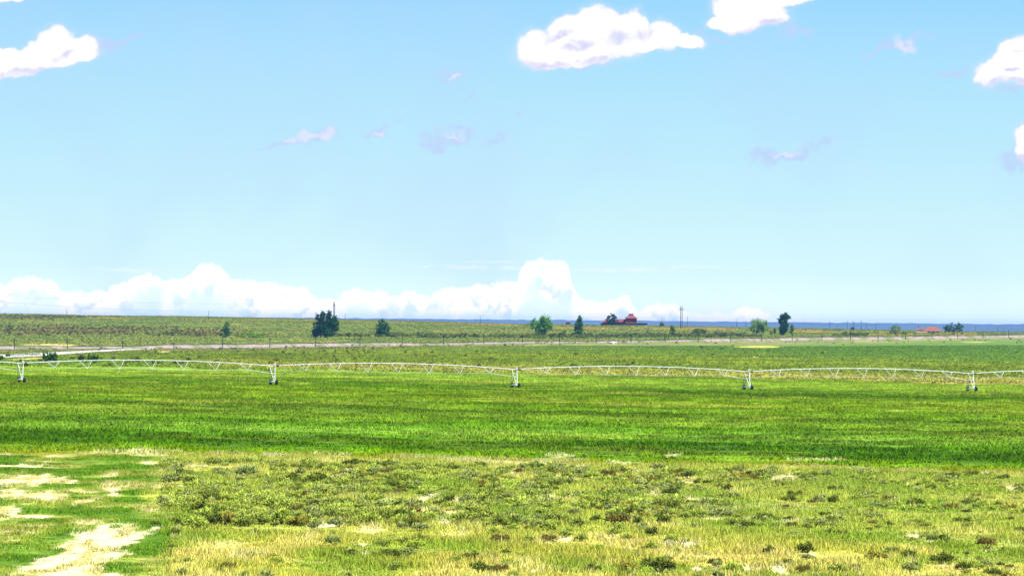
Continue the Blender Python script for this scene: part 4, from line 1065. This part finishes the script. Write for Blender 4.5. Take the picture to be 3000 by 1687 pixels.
def pole_thing(name, label, base, H, arms, rad=0.16, mat=M_POLE, group=None, armw=2.6, tilt=0.0):
    e = empty(name, base, math.atan2(RU[1], RU[0]) + math.pi / 2 if arms else 0); tag(e, label, 'utility pole', group)
    mb = MB(); mb.tube([(0, 0, -0.8), (tilt * H * 0.5, 0, H * 0.5), (tilt * H, 0, H)], [rad, rad * 0.85, rad * 0.65], 7); mb.build('pole', mat, e)
    for z_ in arms:
        ab = MB(); ab.box((tilt * z_, -rad, z_), (armw, 0.14, 0.16))
        a_ = ab.build('crossarm', mat, e)
        ib = MB()
        for s_ in (-0.45, -0.25, 0.25, 0.45): ib.tube([(tilt * z_ + s_ * armw, -rad, z_ + 0.05), (tilt * z_ + s_ * armw, -rad, z_ + 0.26)], 0.05, 5)
        ib.build('insulators', mat, a_)
    return e
PPX = [44, 199, 361, 511, 654, 792, 926, 1056, 1180, 1301, 1419, 1532, 1641, 1748, 1850, 1950, 2047, 2142, 2233, 2322, 2409, 2493, 2574, 2654, 2732, 2807, 2881, 2956]
PLAB = {44: 'nearest the left edge of the picture', 199: 'beside the tan sand bank, above the large bush', 361: 'with the widest crossarm, above the gravel road end', 511: 'between the road end pole and the narrow young tree', 654: 'directly below the narrow young tree',
        792: 'between the lime green shrub and the tallest dark tree', 926: 'at the left foot of the tallest dark tree', 1056: 'between the tallest dark tree and the round tree', 1180: 'first to the right of the compact round tree', 1301: 'second to the right of the compact round tree',
        1419: 'below the lone power pole on the ridge', 1532: 'just left of the broad two toned tree', 1641: 'in front of the thin olive tree', 1748: 'between the cone shaped tree and the white car', 1850: 'first to the right of the white car', 1950: 'left of the small tree by the twin pole',
        2047: 'directly below the umbrella shaped tree', 2142: 'midway between the umbrella shaped and loose pale trees', 2233: 'under the right side of the loose pale tree', 2322: 'directly below the small pointed tree', 2409: 'first to the right of the small pointed tree',
        2493: 'directly below the small round bush', 2574: 'just left of the rounded olive tree', 2654: 'just right of the rounded olive tree', 2732: 'in front of the orange roofed house', 2807: 'directly below the wide blue green tree', 2881: 'first to the right of the wide blue green tree', 2956: 'nearest the right edge of the picture'}
PARM = {44: 0, 199: 0, 361: 2, 511: 0, 792: 1, 926: 1, 654: 1, 1301: 1, 1056: 1, 1850: 1, 1532: 1}
for j, px in enumerate(PPX):
    # the pole line runs 13 m to the near side of the track
    k_ = (px - 1500) / F; sx, sy = rail_pt(0, 13.0)
    # point (X, Y) with X = k Y on the line
    t_ = (k_ * sy - sx) / (RU[0] - k_ * RU[1]); x, y = sx + RU[0] * t_, sy + RU[1] * t_
    gz_ = float(ground(x, y)); na = PARM.get(px, 1 if j % 3 == 0 else 0)
    H_ = 7.0 if px < 1000 else 6.7
    lab = 'dark wooden railway line pole ' + PLAB[px]; grp = 'line poles along the railway'
    pole_thing('line_pole', lab, (x, y, gz_), H_, [H_ * 0.74] if na == 1 else ([H_ * 0.56] if na == 2 else []), 0.27, M_POLE, grp, 3.4 if na == 2 else 2.8, random.uniform(-0.012, 0.012))
# right-of-way fence beyond the track
fe = empty('wire_fence', (*rail_pt(0, -22), float(ground(*rail_pt(0, -22))))); tag(fe, 'wire fence on thin dark posts along the far side of the railway', 'fence')
FO = Vector(fe.location); fpts = []
for j in range(92):
    t_ = -150 + j * 19.5 + random.uniform(-2, 2); x, y = rail_pt(t_, -22); z_ = float(ground(x, y)); hh = random.uniform(1.3, 2.3)
    pb = MB(); pb.tube([(x - FO.x, y - FO.y, z_ - FO.z - 0.4), (x - FO.x + random.uniform(-.08, .08), y - FO.y, z_ - FO.z + hh + 0.3)], 0.12, 5); pb.build('post', M_POLE, fe)
    fpts.append((x - FO.x, y - FO.y, z_ - FO.z))
for hh in (0.6, 1.2):
    wb = MB(); wb.tube([(a, b, c + hh) for a, b, c in fpts], 0.012, 3, cap=False); wb.build('wire', M_POLE, fe)

# ------------------------------------------------------------------ gravel road, guard rail, marker
M_GRAVEL = mat_plain('white_gravel', (0.62, 0.58, 0.54), 0.95, var=0.12, scale=0.4, bump=0.3)
def strip(name, upper, lower, mat, lift=0.06, n=40):
    up_ = np.array(upper, float); lo_ = np.array(lower, float); vs, fs = [], []
    M2 = 6
    for j in range(n):
        s_ = j / (n - 1) 
        pxu = up_[0, 0] + (up_[-1, 0] - up_[0, 0]) * s_
        yu = np.interp(pxu, up_[:, 0], up_[:, 1]); yl = np.interp(pxu, lo_[:, 0], lo_[:, 1])
        A0, B0 = hit(pxu, yl), hit(pxu, yu)
        for k in range(M2 + 1):
            q_ = A0.lerp(B0, k / M2); q_.z = float(ground(q_.x, q_.y)) + lift; vs.append(q_)
    for j in range(n - 1):
        for k in range(M2): a = j * (M2 + 1) + k; fs.append((a, a + M2 + 1, a + M2 + 2, a + 1))
    mb = MB(); mb.poly(vs, fs); o = mb.build(name, mat); tag(o, kind='structure'); return o
strip('gravel_road', [(-60, 1042), (12, 1040), (60, 1037.5), (120, 1035.5), (180, 1032), (250, 1028.5), (330, 1025), (400, 1022.5), (450, 1021.5)], [(-60, 1050), (12, 1049), (60, 1047), (120, 1044), (180, 1039.5), (250, 1034), (330, 1029), (400, 1025), (450, 1022.8)], M_GRAVEL, 0.25)
gr = hit(17, 1045.5); ge = empty('guard_rail', gr); tag(ge, 'low dark guard rail with posts along the gravel road at the left edge', 'guard rail')
pa, pb_ = hit(17, 1045.5), hit(118, 1041.5)
rb = MB(); pl = []
for j in range(19):
    q_ = pa.lerp(pb_, j / 18); q_.z = float(ground(q_.x, q_.y)); pl.append(q_ - gr)
    s_ = MB(); s_.box((pl[-1].x, pl[-1].y, pl[-1].z + 0.4), (0.2, 0.2, 1.1)); s_.build('post', M_POLE, ge)
rb.tube([p_ + Vector((0, 0, 0.85)) for p_ in pl], 0.20, 6); rb.build('rail', M_TIE, ge)
eb = MB(); eb.box(pl[0] + Vector((1.0, 0, 0.75)), (2.4, 1.0, 0.9)); eb.build('end_terminal', M_TIE, ge, bevel=0.2)
b = hit(442, 1021.5); mk = MB(); mk.tube([(b.x, b.y, b.z - 0.3), (b.x, b.y, b.z + 1.7)], 0.13, 6); mk.box((b.x, b.y - 0.1, b.z + 1.35), (0.36, 0.08, 0.5)); tag(mk.build('marker_stake', M_GALV), 'short white marker stake at the far end of the gravel road', 'marker post')

# ------------------------------------------------------------------ white car
M_CAR = mat_plain('white_car_paint', (0.80, 0.80, 0.80), 0.25, var=0.04, spec=0.6); M_GLASS = mat_plain('car_glass', (0.05, 0.06, 0.075), 0.08, var=0.05, spec=0.8)
b = hit(1797, 1006.5); ce = empty('parked_car', b, math.radians(22)); tag(ce, 'white car parked in the grass below the railway bank', 'car')
def loft(sections):
    mb = MB(); n = len(sections[0]); vs = [p for s_ in sections for p in s_]; fs = []
    for j in range(len(sections) - 1):
        for k in range(n): fs.append((j * n + k, j * n + (k + 1) % n, (j + 1) * n + (k + 1) % n, (j + 1) * n + k))
    fs.append(tuple(reversed(range(n)))); fs.append(tuple((len(sections) - 1) * n + k for k in range(n)))
    mb.poly(vs, fs); return mb
S = 1.18
def sec(x, w, z0, z1): return [Vector((x, -w, z0)) * S, Vector((x, -w, z1 - 0.12)) * S, Vector((x, -w * 0.86, z1)) * S, Vector((x, w * 0.86, z1)) * S, Vector((x, w, z1 - 0.12)) * S, Vector((x, w, z0)) * S]
loft([sec(-2.35, 0.74, 0.42, 0.80), sec(-2.15, 0.88, 0.30, 0.92), sec(-1.2, 0.92, 0.28, 1.02), sec(0.4, 0.92, 0.28, 1.02), sec(1.5, 0.92, 0.28, 1.05), sec(2.15, 0.88, 0.30, 1.02), sec(2.4, 0.78, 0.42, 0.86)]).build('body', M_CAR, ce, bevel=0.02)
loft([sec(-1.05, 0.74, 1.0, 1.06), sec(-0.35, 0.70, 1.0, 1.46), sec(0.9, 0.70, 1.0, 1.47), sec(1.75, 0.72, 1.0, 1.08)]).build('cabin', M_CAR, ce, bevel=0.02)
for s_ in (-1, 1):
    wb = MB(); wb.poly([Vector((-0.72, s_ * 0.745, 1.10)) * S, Vector((-0.30, s_ * 0.735, 1.38)) * S, Vector((0.85, s_ * 0.735, 1.40)) * S, Vector((1.30, s_ * 0.75, 1.12)) * S], [(0, 1, 2, 3) if s_ > 0 else (3, 2, 1, 0)]); wb.build('side_window', M_GLASS, ce)
for x in (-1.45, 1.5):
    for s_ in (-1, 1):
        wb = MB(); wb.tube([Vector((x, s_ * 0.72, 0.33)) * S, Vector((x, s_ * 0.94, 0.33)) * S], 0.34 * S, 14); w = wb.build('wheel', M_TYRE, ce)
for s_ in (-1, 1):
    hb = MB(); hb.box(Vector((-2.34, s_ * 0.55, 0.66)) * S, (0.12, 0.32, 0.16)); hb.build('headlight', M_GALV, ce)

# ------------------------------------------------------------------ red house, its yard wall, shed, orange roofed house
M_RED = mat_plain('red_brick', tuple(alb((158, 66, 66), 1.7)), 0.9, var=0.25, scale=0.5); M_RROOF = mat_plain('red_roof', tuple(alb((178, 92, 98), 2.2)), 0.85, var=0.15, scale=0.6)
M_DARK = mat_plain('dark_timber', (0.035, 0.028, 0.034), 0.9, var=0.3); M_PALE = mat_plain('pale_stucco', (0.62, 0.55, 0.50), 0.9, var=0.1); M_OR = mat_plain('orange_roof', tuple(alb((202, 128, 92), 2.5)), 0.85, var=0.15, scale=0.5)
M_WIN = mat_plain('window_glass', (0.03, 0.03, 0.04), 0.15, var=0.1, spec=0.6)
M_STONE = mat_plain('pinkish_stone', tuple(alb((196, 120, 112), 1.9)), 0.9, var=0.2, scale=0.6)
def hip(mb, x0, x1, y0, y1, z0, ax0, ax1, ay0, ay1, z1):
    mb.poly([(x0, y0, z0), (x1, y0, z0), (x1, y1, z0), (x0, y1, z0), (ax0, ay0, z1), (ax1, ay0, z1), (ax1, ay1, z1), (ax0, ay1, z1)], [(3, 2, 1, 0), (4, 5, 6, 7), (0, 1, 5, 4), (1, 2, 6, 5), (2, 3, 7, 6), (3, 0, 4, 7)])
HD = 4600.0; hk = kpx(HD)
b = at(1849, 949.5, HD); he = empty('red_house', b); tag(he, 'two storey red brick house with a hipped roof, boxy cupola and low side wings', 'house')
def hx(px): return (px - 1849) / hk
def hz_(py, px=1849): return (949.5 - py) / hk
mb = MB(); mb.box((0, 5, hz_(932.5) / 2 - 0.3), (hx(1865.3) - hx(1832.3), 10, hz_(932.5) + 0.6)); wl = mb.build('wall', M_RED, he)
pl_ = MB(); pl_.box((0, -0.25, 0.9), (hx(1866) - hx(1832), 0.4, 2.0)); pl_.build('stone_base', M_STONE, he)
rf = MB(); hip(rf, hx(1829.5), hx(1868.5), -1.2, 11.2, hz_(932.5), hx(1842), hx(1856), 3.2, 7.0, hz_(923.6)); roof = rf.build('roof', M_RROOF, he)
cu = MB(); cu.box(((hx(1841.7) + hx(1855.7)) / 2, 5, (hz_(923.6) + hz_(919.8)) / 2), (hx(1855.2) - hx(1842.2), 3.4, hz_(919.8) - hz_(923.6))); cu.box(((hx(1841.7) + hx(1855.7)) / 2, 5, hz_(919.4)), (hx(1856.2) - hx(1841.2), 4.0, 0.3)); cu.build('cupola', M_STONE, roof)
for px, py in ((1838, 936.5), (1856, 937), (1855, 945.5), (1846, 936.8)):
    wf = MB(); wf.box((hx(px), -0.06, hz_(py)), (1.0, 0.16, 1.3)); w = wf.build('window', M_DARK, he)
    pn = MB(); pn.box((hx(px), -0.16, hz_(py)), (0.8, 0.06, 1.1)); pn.build('pane', M_WIN, w)
wg = MB(); wg.box(((hx(1811) + hx(1832)) / 2, 7, hz_(943) / 2 - 0.3), (hx(1832.1) - hx(1811), 6, hz_(943) + 0.6)); wg.build('wing_wall', M_RED, he)
wr = MB(); x0, x1 = hx(1809.5), hx(1832.2); wr.poly([(x0, 3.4, hz_(943.3)), (x1, 3.4, hz_(943.3)), (x1, 7, hz_(934.9)), (x0, 7, hz_(934.9)), (x1, 10.6, hz_(943.3)), (x0, 10.6, hz_(943.3))], [(0, 1, 2, 3), (3, 2, 4, 5), (0, 3, 5), (1, 4, 2), (0, 5, 4, 1)]); wr.build('wing_roof', M_RROOF, he)
lw = MB(); lw.box(((hx(1766.5) + hx(1811)) / 2, 9, hz_(943.5) / 2 - 0.4), (hx(1811) - hx(1766.5), 6, hz_(943.5) + 0.6)); lw.build('left_wing_wall', M_RED, he)
lr = MB(); hip(lr, hx(1765), hx(1812), 5.2, 12.8, hz_(943.8), hx(1768), hx(1811), 8.6, 9.4, hz_(938.2)); lr.build('left_wing_roof', M_RROOF, he)
fb = at(1828, 951, HD - 14); fw_ = empty('yard_fence', fb); tag(fw_, 'low dark board fence in front of the red house', 'fence')
fm = MB()
for j in range(46):
    px = 1761 + j * 2.98; g_ = float(ground(at(px, 950, HD - 14).x, HD - 14)); x = (px - 1828) / kpx(HD - 14); tp = 1.3 if px < 1800 or px > 1866 else 1.05
    fm.box((x, 0, tp / 2 - 0.2 + random.uniform(-.04, .04) + (at(px, 950.5, HD - 14).z - fb.z)), (1.04, 0.15, tp + 0.7))
fm.build('boards', M_DARK, fw_)
ft = MB(); ft.tube([(at(px, 950.5, HD - 14) - fb) + Vector((0, -0.15, 1.2)) for px in (1761, 1828, 1895)], 0.12, 5); ft.build('top_rail', M_DARK, fw_)
b = at(1664, 948.6, 4640); se = empty('open_shed', b); tag(se, 'tiny open sided shed with a pale flat roof on the horizon', 'shed')
k = kpx(4640); mb = MB(); mb.box((0, 1.5, 0.75), (13 / k, 3, 1.5 + 0.1)); mb.build('wall', M_DARK, se)
mb = MB(); mb.poly([(-8 / k, -0.8, 1.75), (8 / k, -0.8, 1.75), (8 / k, 3.8, 2.2), (-8 / k, 3.8, 2.2), (-8 / k, -0.8, 1.95), (8 / k, -0.8, 1.95), (8 / k, 3.8, 2.4), (-8 / k, 3.8, 2.4)], [(3, 2, 1, 0), (4, 5, 6, 7), (0, 1, 5, 4), (1, 2, 6, 5), (2, 3, 7, 6), (3, 0, 4, 7)]); mb.build('roof', M_STONE, se)
for s_ in (-1, 1):
    mb = MB(); mb.box((s_ * 6.6 / k, -0.5, 0.85), (0.25, 0.25, 1.7)); mb.build('post', M_DARK, se)
OD = 4450.0; ok_ = kpx(OD); b = at(2730, 975, OD); oe = empty('orange_roof_house', b); tag(oe, 'low pale house with a broad orange hipped roof and attached garage', 'house')
ox = lambda px: (px - 2730) / ok_; oz = lambda py: (975 - py) / ok_
mb = MB(); mb.box(((ox(2705) + ox(2757)) / 2, 6, oz(970) / 2 - 0.3), (ox(2757) - ox(2705), 10, oz(970) + 0.6)); mb.build('wall', M_PALE, oe)
rf = MB(); hip(rf, ox(2700), ox(2760), -0.6, 12.5, oz(970), ox(2722), ox(2744), 5.0, 7.0, oz(957)); roof = rf.build('roof', M_OR, oe)
cm = MB(); cm.box((ox(2731), 6, oz(957) + 0.1), (1.0, 1.0, 1.0)); cm.build('chimney', M_OR, roof)
mb = MB(); mb.box(((ox(2687) + ox(2704)) / 2, 9, oz(966) / 2 - 0.3), (ox(2704) - ox(2687), 6, oz(966) + 0.6)); mb.build('garage_wall', M_PALE, oe)
mb = MB(); mb.poly([(ox(2683), 5.4, oz(968)), (ox(2712), 5.4, oz(964)), (ox(2712), 12.5, oz(961.5)), (ox(2687), 12.5, oz(963.5)), (ox(2683), 5.4, oz(967.3)), (ox(2712), 5.4, oz(963.2)), (ox(2712), 12.5, oz(960.8)), (ox(2687), 12.5, oz(962.8))], [(3, 2, 1, 0), (4, 5, 6, 7), (0, 1, 5, 4), (1, 2, 6, 5), (2, 3, 7, 6), (3, 0, 4, 7)]); mb.build('garage_roof', M_OR, oe)
mb = MB(); mb.box(((ox(2682) + ox(2716)) / 2, -3.2, 0.5), (ox(2716) - ox(2682), 0.4, 1.3)); mb.build('patio_wall', M_PALE, oe)
for px in (2722, 2735, 2748):
    wf = MB(); wf.box((ox(px), 0.9, oz(972.3)), (1.6, 0.2, 1.1)); w = wf.build('window', M_DARK, oe)
    pn = MB(); pn.box((ox(px), 0.78, oz(972.3)), (1.3, 0.06, 0.8)); pn.build('pane', M_WIN, w)
b = at(2474, 969.5, 4620); te = empty('flatbed_trailer', b); tag(te, 'long low dark trailer shape on the horizon left of the small round bush', 'trailer')
mb = MB(); mb.box((0, 0, 0.9), (6.4, 2.2, 0.5)); mb.box((-1.6, 0, 1.4), (2.6, 2.0, 0.6)); mb.build('bed', M_DARK, te, bevel=0.05)
for x in (-2.2, 1.4, 2.4):
    wb = MB(); wb.tube([(x, -1.15, 0.42), (x, -0.85, 0.42)], 0.42, 10); wb.build('wheel', M_TYRE, te)

# ------------------------------------------------------------------ distant power poles
def far_pole(px, ytop, ybase, D, lab, arms=(), rad=0.2, armw=3.0, group=None, mat=M_POLEF):
    b = at(px, ybase, D); H_ = (ybase - ytop) / kpx(D)
    return pole_thing('utility_pole', lab, b, H_, [H_ * a for a in arms], rad, mat, group, armw)
far_pole(195.6, 905, 934.5, 4700, 'single power pole on the hillside nearest the left edge', rad=0.26)
far_pole(611.6, 909, 939.5, 4600, 'single power pole on the hillside above the narrow young tree', rad=0.28)
far_pole(1011, 918, 936, 4900, 'single power pole on the ridge just right of the tallest dark tree', rad=0.24)
far_pole(1407, 924, 952, 4650, 'single power pole on the ridge left of the broad two toned tree', rad=0.24)
far_pole(2014, 926, 955, 4700, 'thin single pole right beside the tall twin pole', rad=0.22)
far_pole(2158, 936, 959, 4700, 'left one of two thin poles on the ridge left of the loose pale tree', rad=0.22)
far_pole(2185, 940, 961, 4700, 'right one of two thin poles on the ridge left of the loose pale tree', rad=0.26)
far_pole(2431, 942.5, 968, 4700, 'pole with a short crossarm, leftmost of the cluster above the small round bush', (0.88,), 0.24, 1.6)
far_pole(2452.6, 946, 967, 4750, 'thinnest pole, second from left in the cluster above the small round bush', (), 0.14)
far_pole(2482, 940, 966, 4700, 'pole with a wide crossarm, third from left in the distant cluster', (0.9,), 0.18, 4.2)
far_pole(2499, 939.5, 968, 4700, 'left pole of the close pair rising from the small round bush', (0.93,), 0.18, 3.0)
far_pole(2502.5, 941, 968, 4720, 'right pole of the close pair rising from the small round bush', (), 0.18)
far_pole(2522.8, 939.5, 968, 4700, 'thick pole with a crossarm right of the small round bush', (0.92,), 0.26, 3.4)
far_pole(2537.6, 946.5, 968, 4720, 'short pole with a crossarm, second from right in the distant cluster', (0.95,), 0.18, 2.6)
far_pole(2566, 947, 970, 4700, 'plain pole, rightmost of the distant cluster', (), 0.22)
far_pole(2691, 950, 966, 4700, 'thin pole rising behind the garage of the orange roofed house', (), 0.2)
far_pole(2711.5, 956, 970, 4500, 'short thin pole at the left end of the orange roof', (), 0.18)
far_pole(2857.5, 954, 972, 4700, 'thin pole against the blue mesa right of the wide blue green tree', (), 0.18)
far_pole(2923, 956.5, 973, 4700, 'thin pole against the blue mesa near the right edge, left of a shorter one', (), 0.2)
far_pole(2939, 962, 976, 4650, 'short thin pole against the blue mesa near the right edge', (), 0.2)
def h_frame(pxa, pxb, ytop, ybase, D, yarm, arm0, arm1, lab):
    b = at((pxa + pxb) / 2, ybase, D); k = kpx(D); e = empty('twin_pole', b); tag(e, lab, 'utility pole')
    for px in (pxa, pxb):
        x = (px - (pxa + pxb) / 2) / k
        mb = MB(); mb.tube([(x, 0, -1), (x + 0.12, 0, (ybase - ytop) / k * 0.6), (x, 0, (ybase - ytop) / k)], [0.34, 0.30, 0.24], 7); mb.build('pole', M_POLEF, e)
    z = (ybase - yarm) / k
    mb = MB(); mb.box(((arm0 + arm1) / 2 / k - (pxa + pxb) / 2 / k, -0.35, z), ((arm1 - arm0) / k, 0.35, 0.40)); a = mb.build('crossarm', M_POLEF, e)
    ib = MB()
    for s_ in (0.02, 0.5, 0.98): x = (arm0 + (arm1 - arm0) * s_ - (pxa + pxb) / 2) / k; ib.tube([(x, -0.35, z), (x, -0.35, z - 1.4)], 0.10, 5)
    ib.build('insulators', M_POLEF, a)
    return e
h_frame(1993.6, 1997.9, 897, 959.5, 4320, 905.5, 1990, 2001, 'tall twin pole power structure with a crossarm, standing alone right of the red house')
h_frame(976.9, 979.9, 884.5, 944, 4300, 892, 976, 981, 'tall twin pole power structure rising behind the tallest dark tree')
# power line wires sweeping in from the left
M_WIRE = mat_plain('aluminium_wire', (0.22, 0.23, 0.26), 0.6, 0.2, var=0.05)
def wire(lab, pts, r_=0.055):
    P3 = [at(*p_) for p_ in pts]; b = P3[0]; mb = MB(); out = []
    for j in range(len(P3) - 1):
        n = 10
        for k in range(n): out.append(P3[j].lerp(P3[j + 1], k / n) - b)
    out.append(P3[-1] - b)
    mb.tube(out, r_, 4, cap=False); o = mb.build('power_line', M_WIRE); o.location = b; tag(o, lab, 'power line')
wire('lower of the long sagging power line wires crossing the sky at left', [(-60, 879, 3300), (60, 888, 3380), (200, 899, 3480), (350, 907, 3580), (500, 911.5, 3700), (612, 912.5, 3800), (760, 911, 3900)], 0.06)
wire('upper faint power line wire crossing the clouds at left', [(-60, 866, 3300), (110, 873, 3400), (300, 884, 3500), (560, 890, 3700), (760, 891.5, 3900), (978, 889, 4300)], 0.045)

# ------------------------------------------------------------------ air: pale blue haze round the whole place
def haze():
    x0, x1, y0, y1, z0, z1 = -90000, 90000, -2000, 33500, -64.0, 62.0
    mb = MB(); mb.box(((x0 + x1) / 2, (y0 + y1) / 2, (z0 + z1) / 2), (x1 - x0, y1 - y0, z1 - z0))
    m = bpy.data.materials.new('blue_air'); m.use_nodes = True; t = m.node_tree; t.nodes.clear()
    pv = t.nodes.new('ShaderNodeVolumePrincipled'); pv.inputs['Color'].default_value = (0.15, 0.37, 1.0, 1); pv.inputs['Density'].default_value = 2.15e-5; pv.inputs['Anisotropy'].default_value = 0.0
    o = t.nodes.new('ShaderNodeOutputMaterial'); t.links.new(pv.outputs[0], o.inputs['Volume'])
    tag(mb.build('haze', m), kind='stuff')
haze()
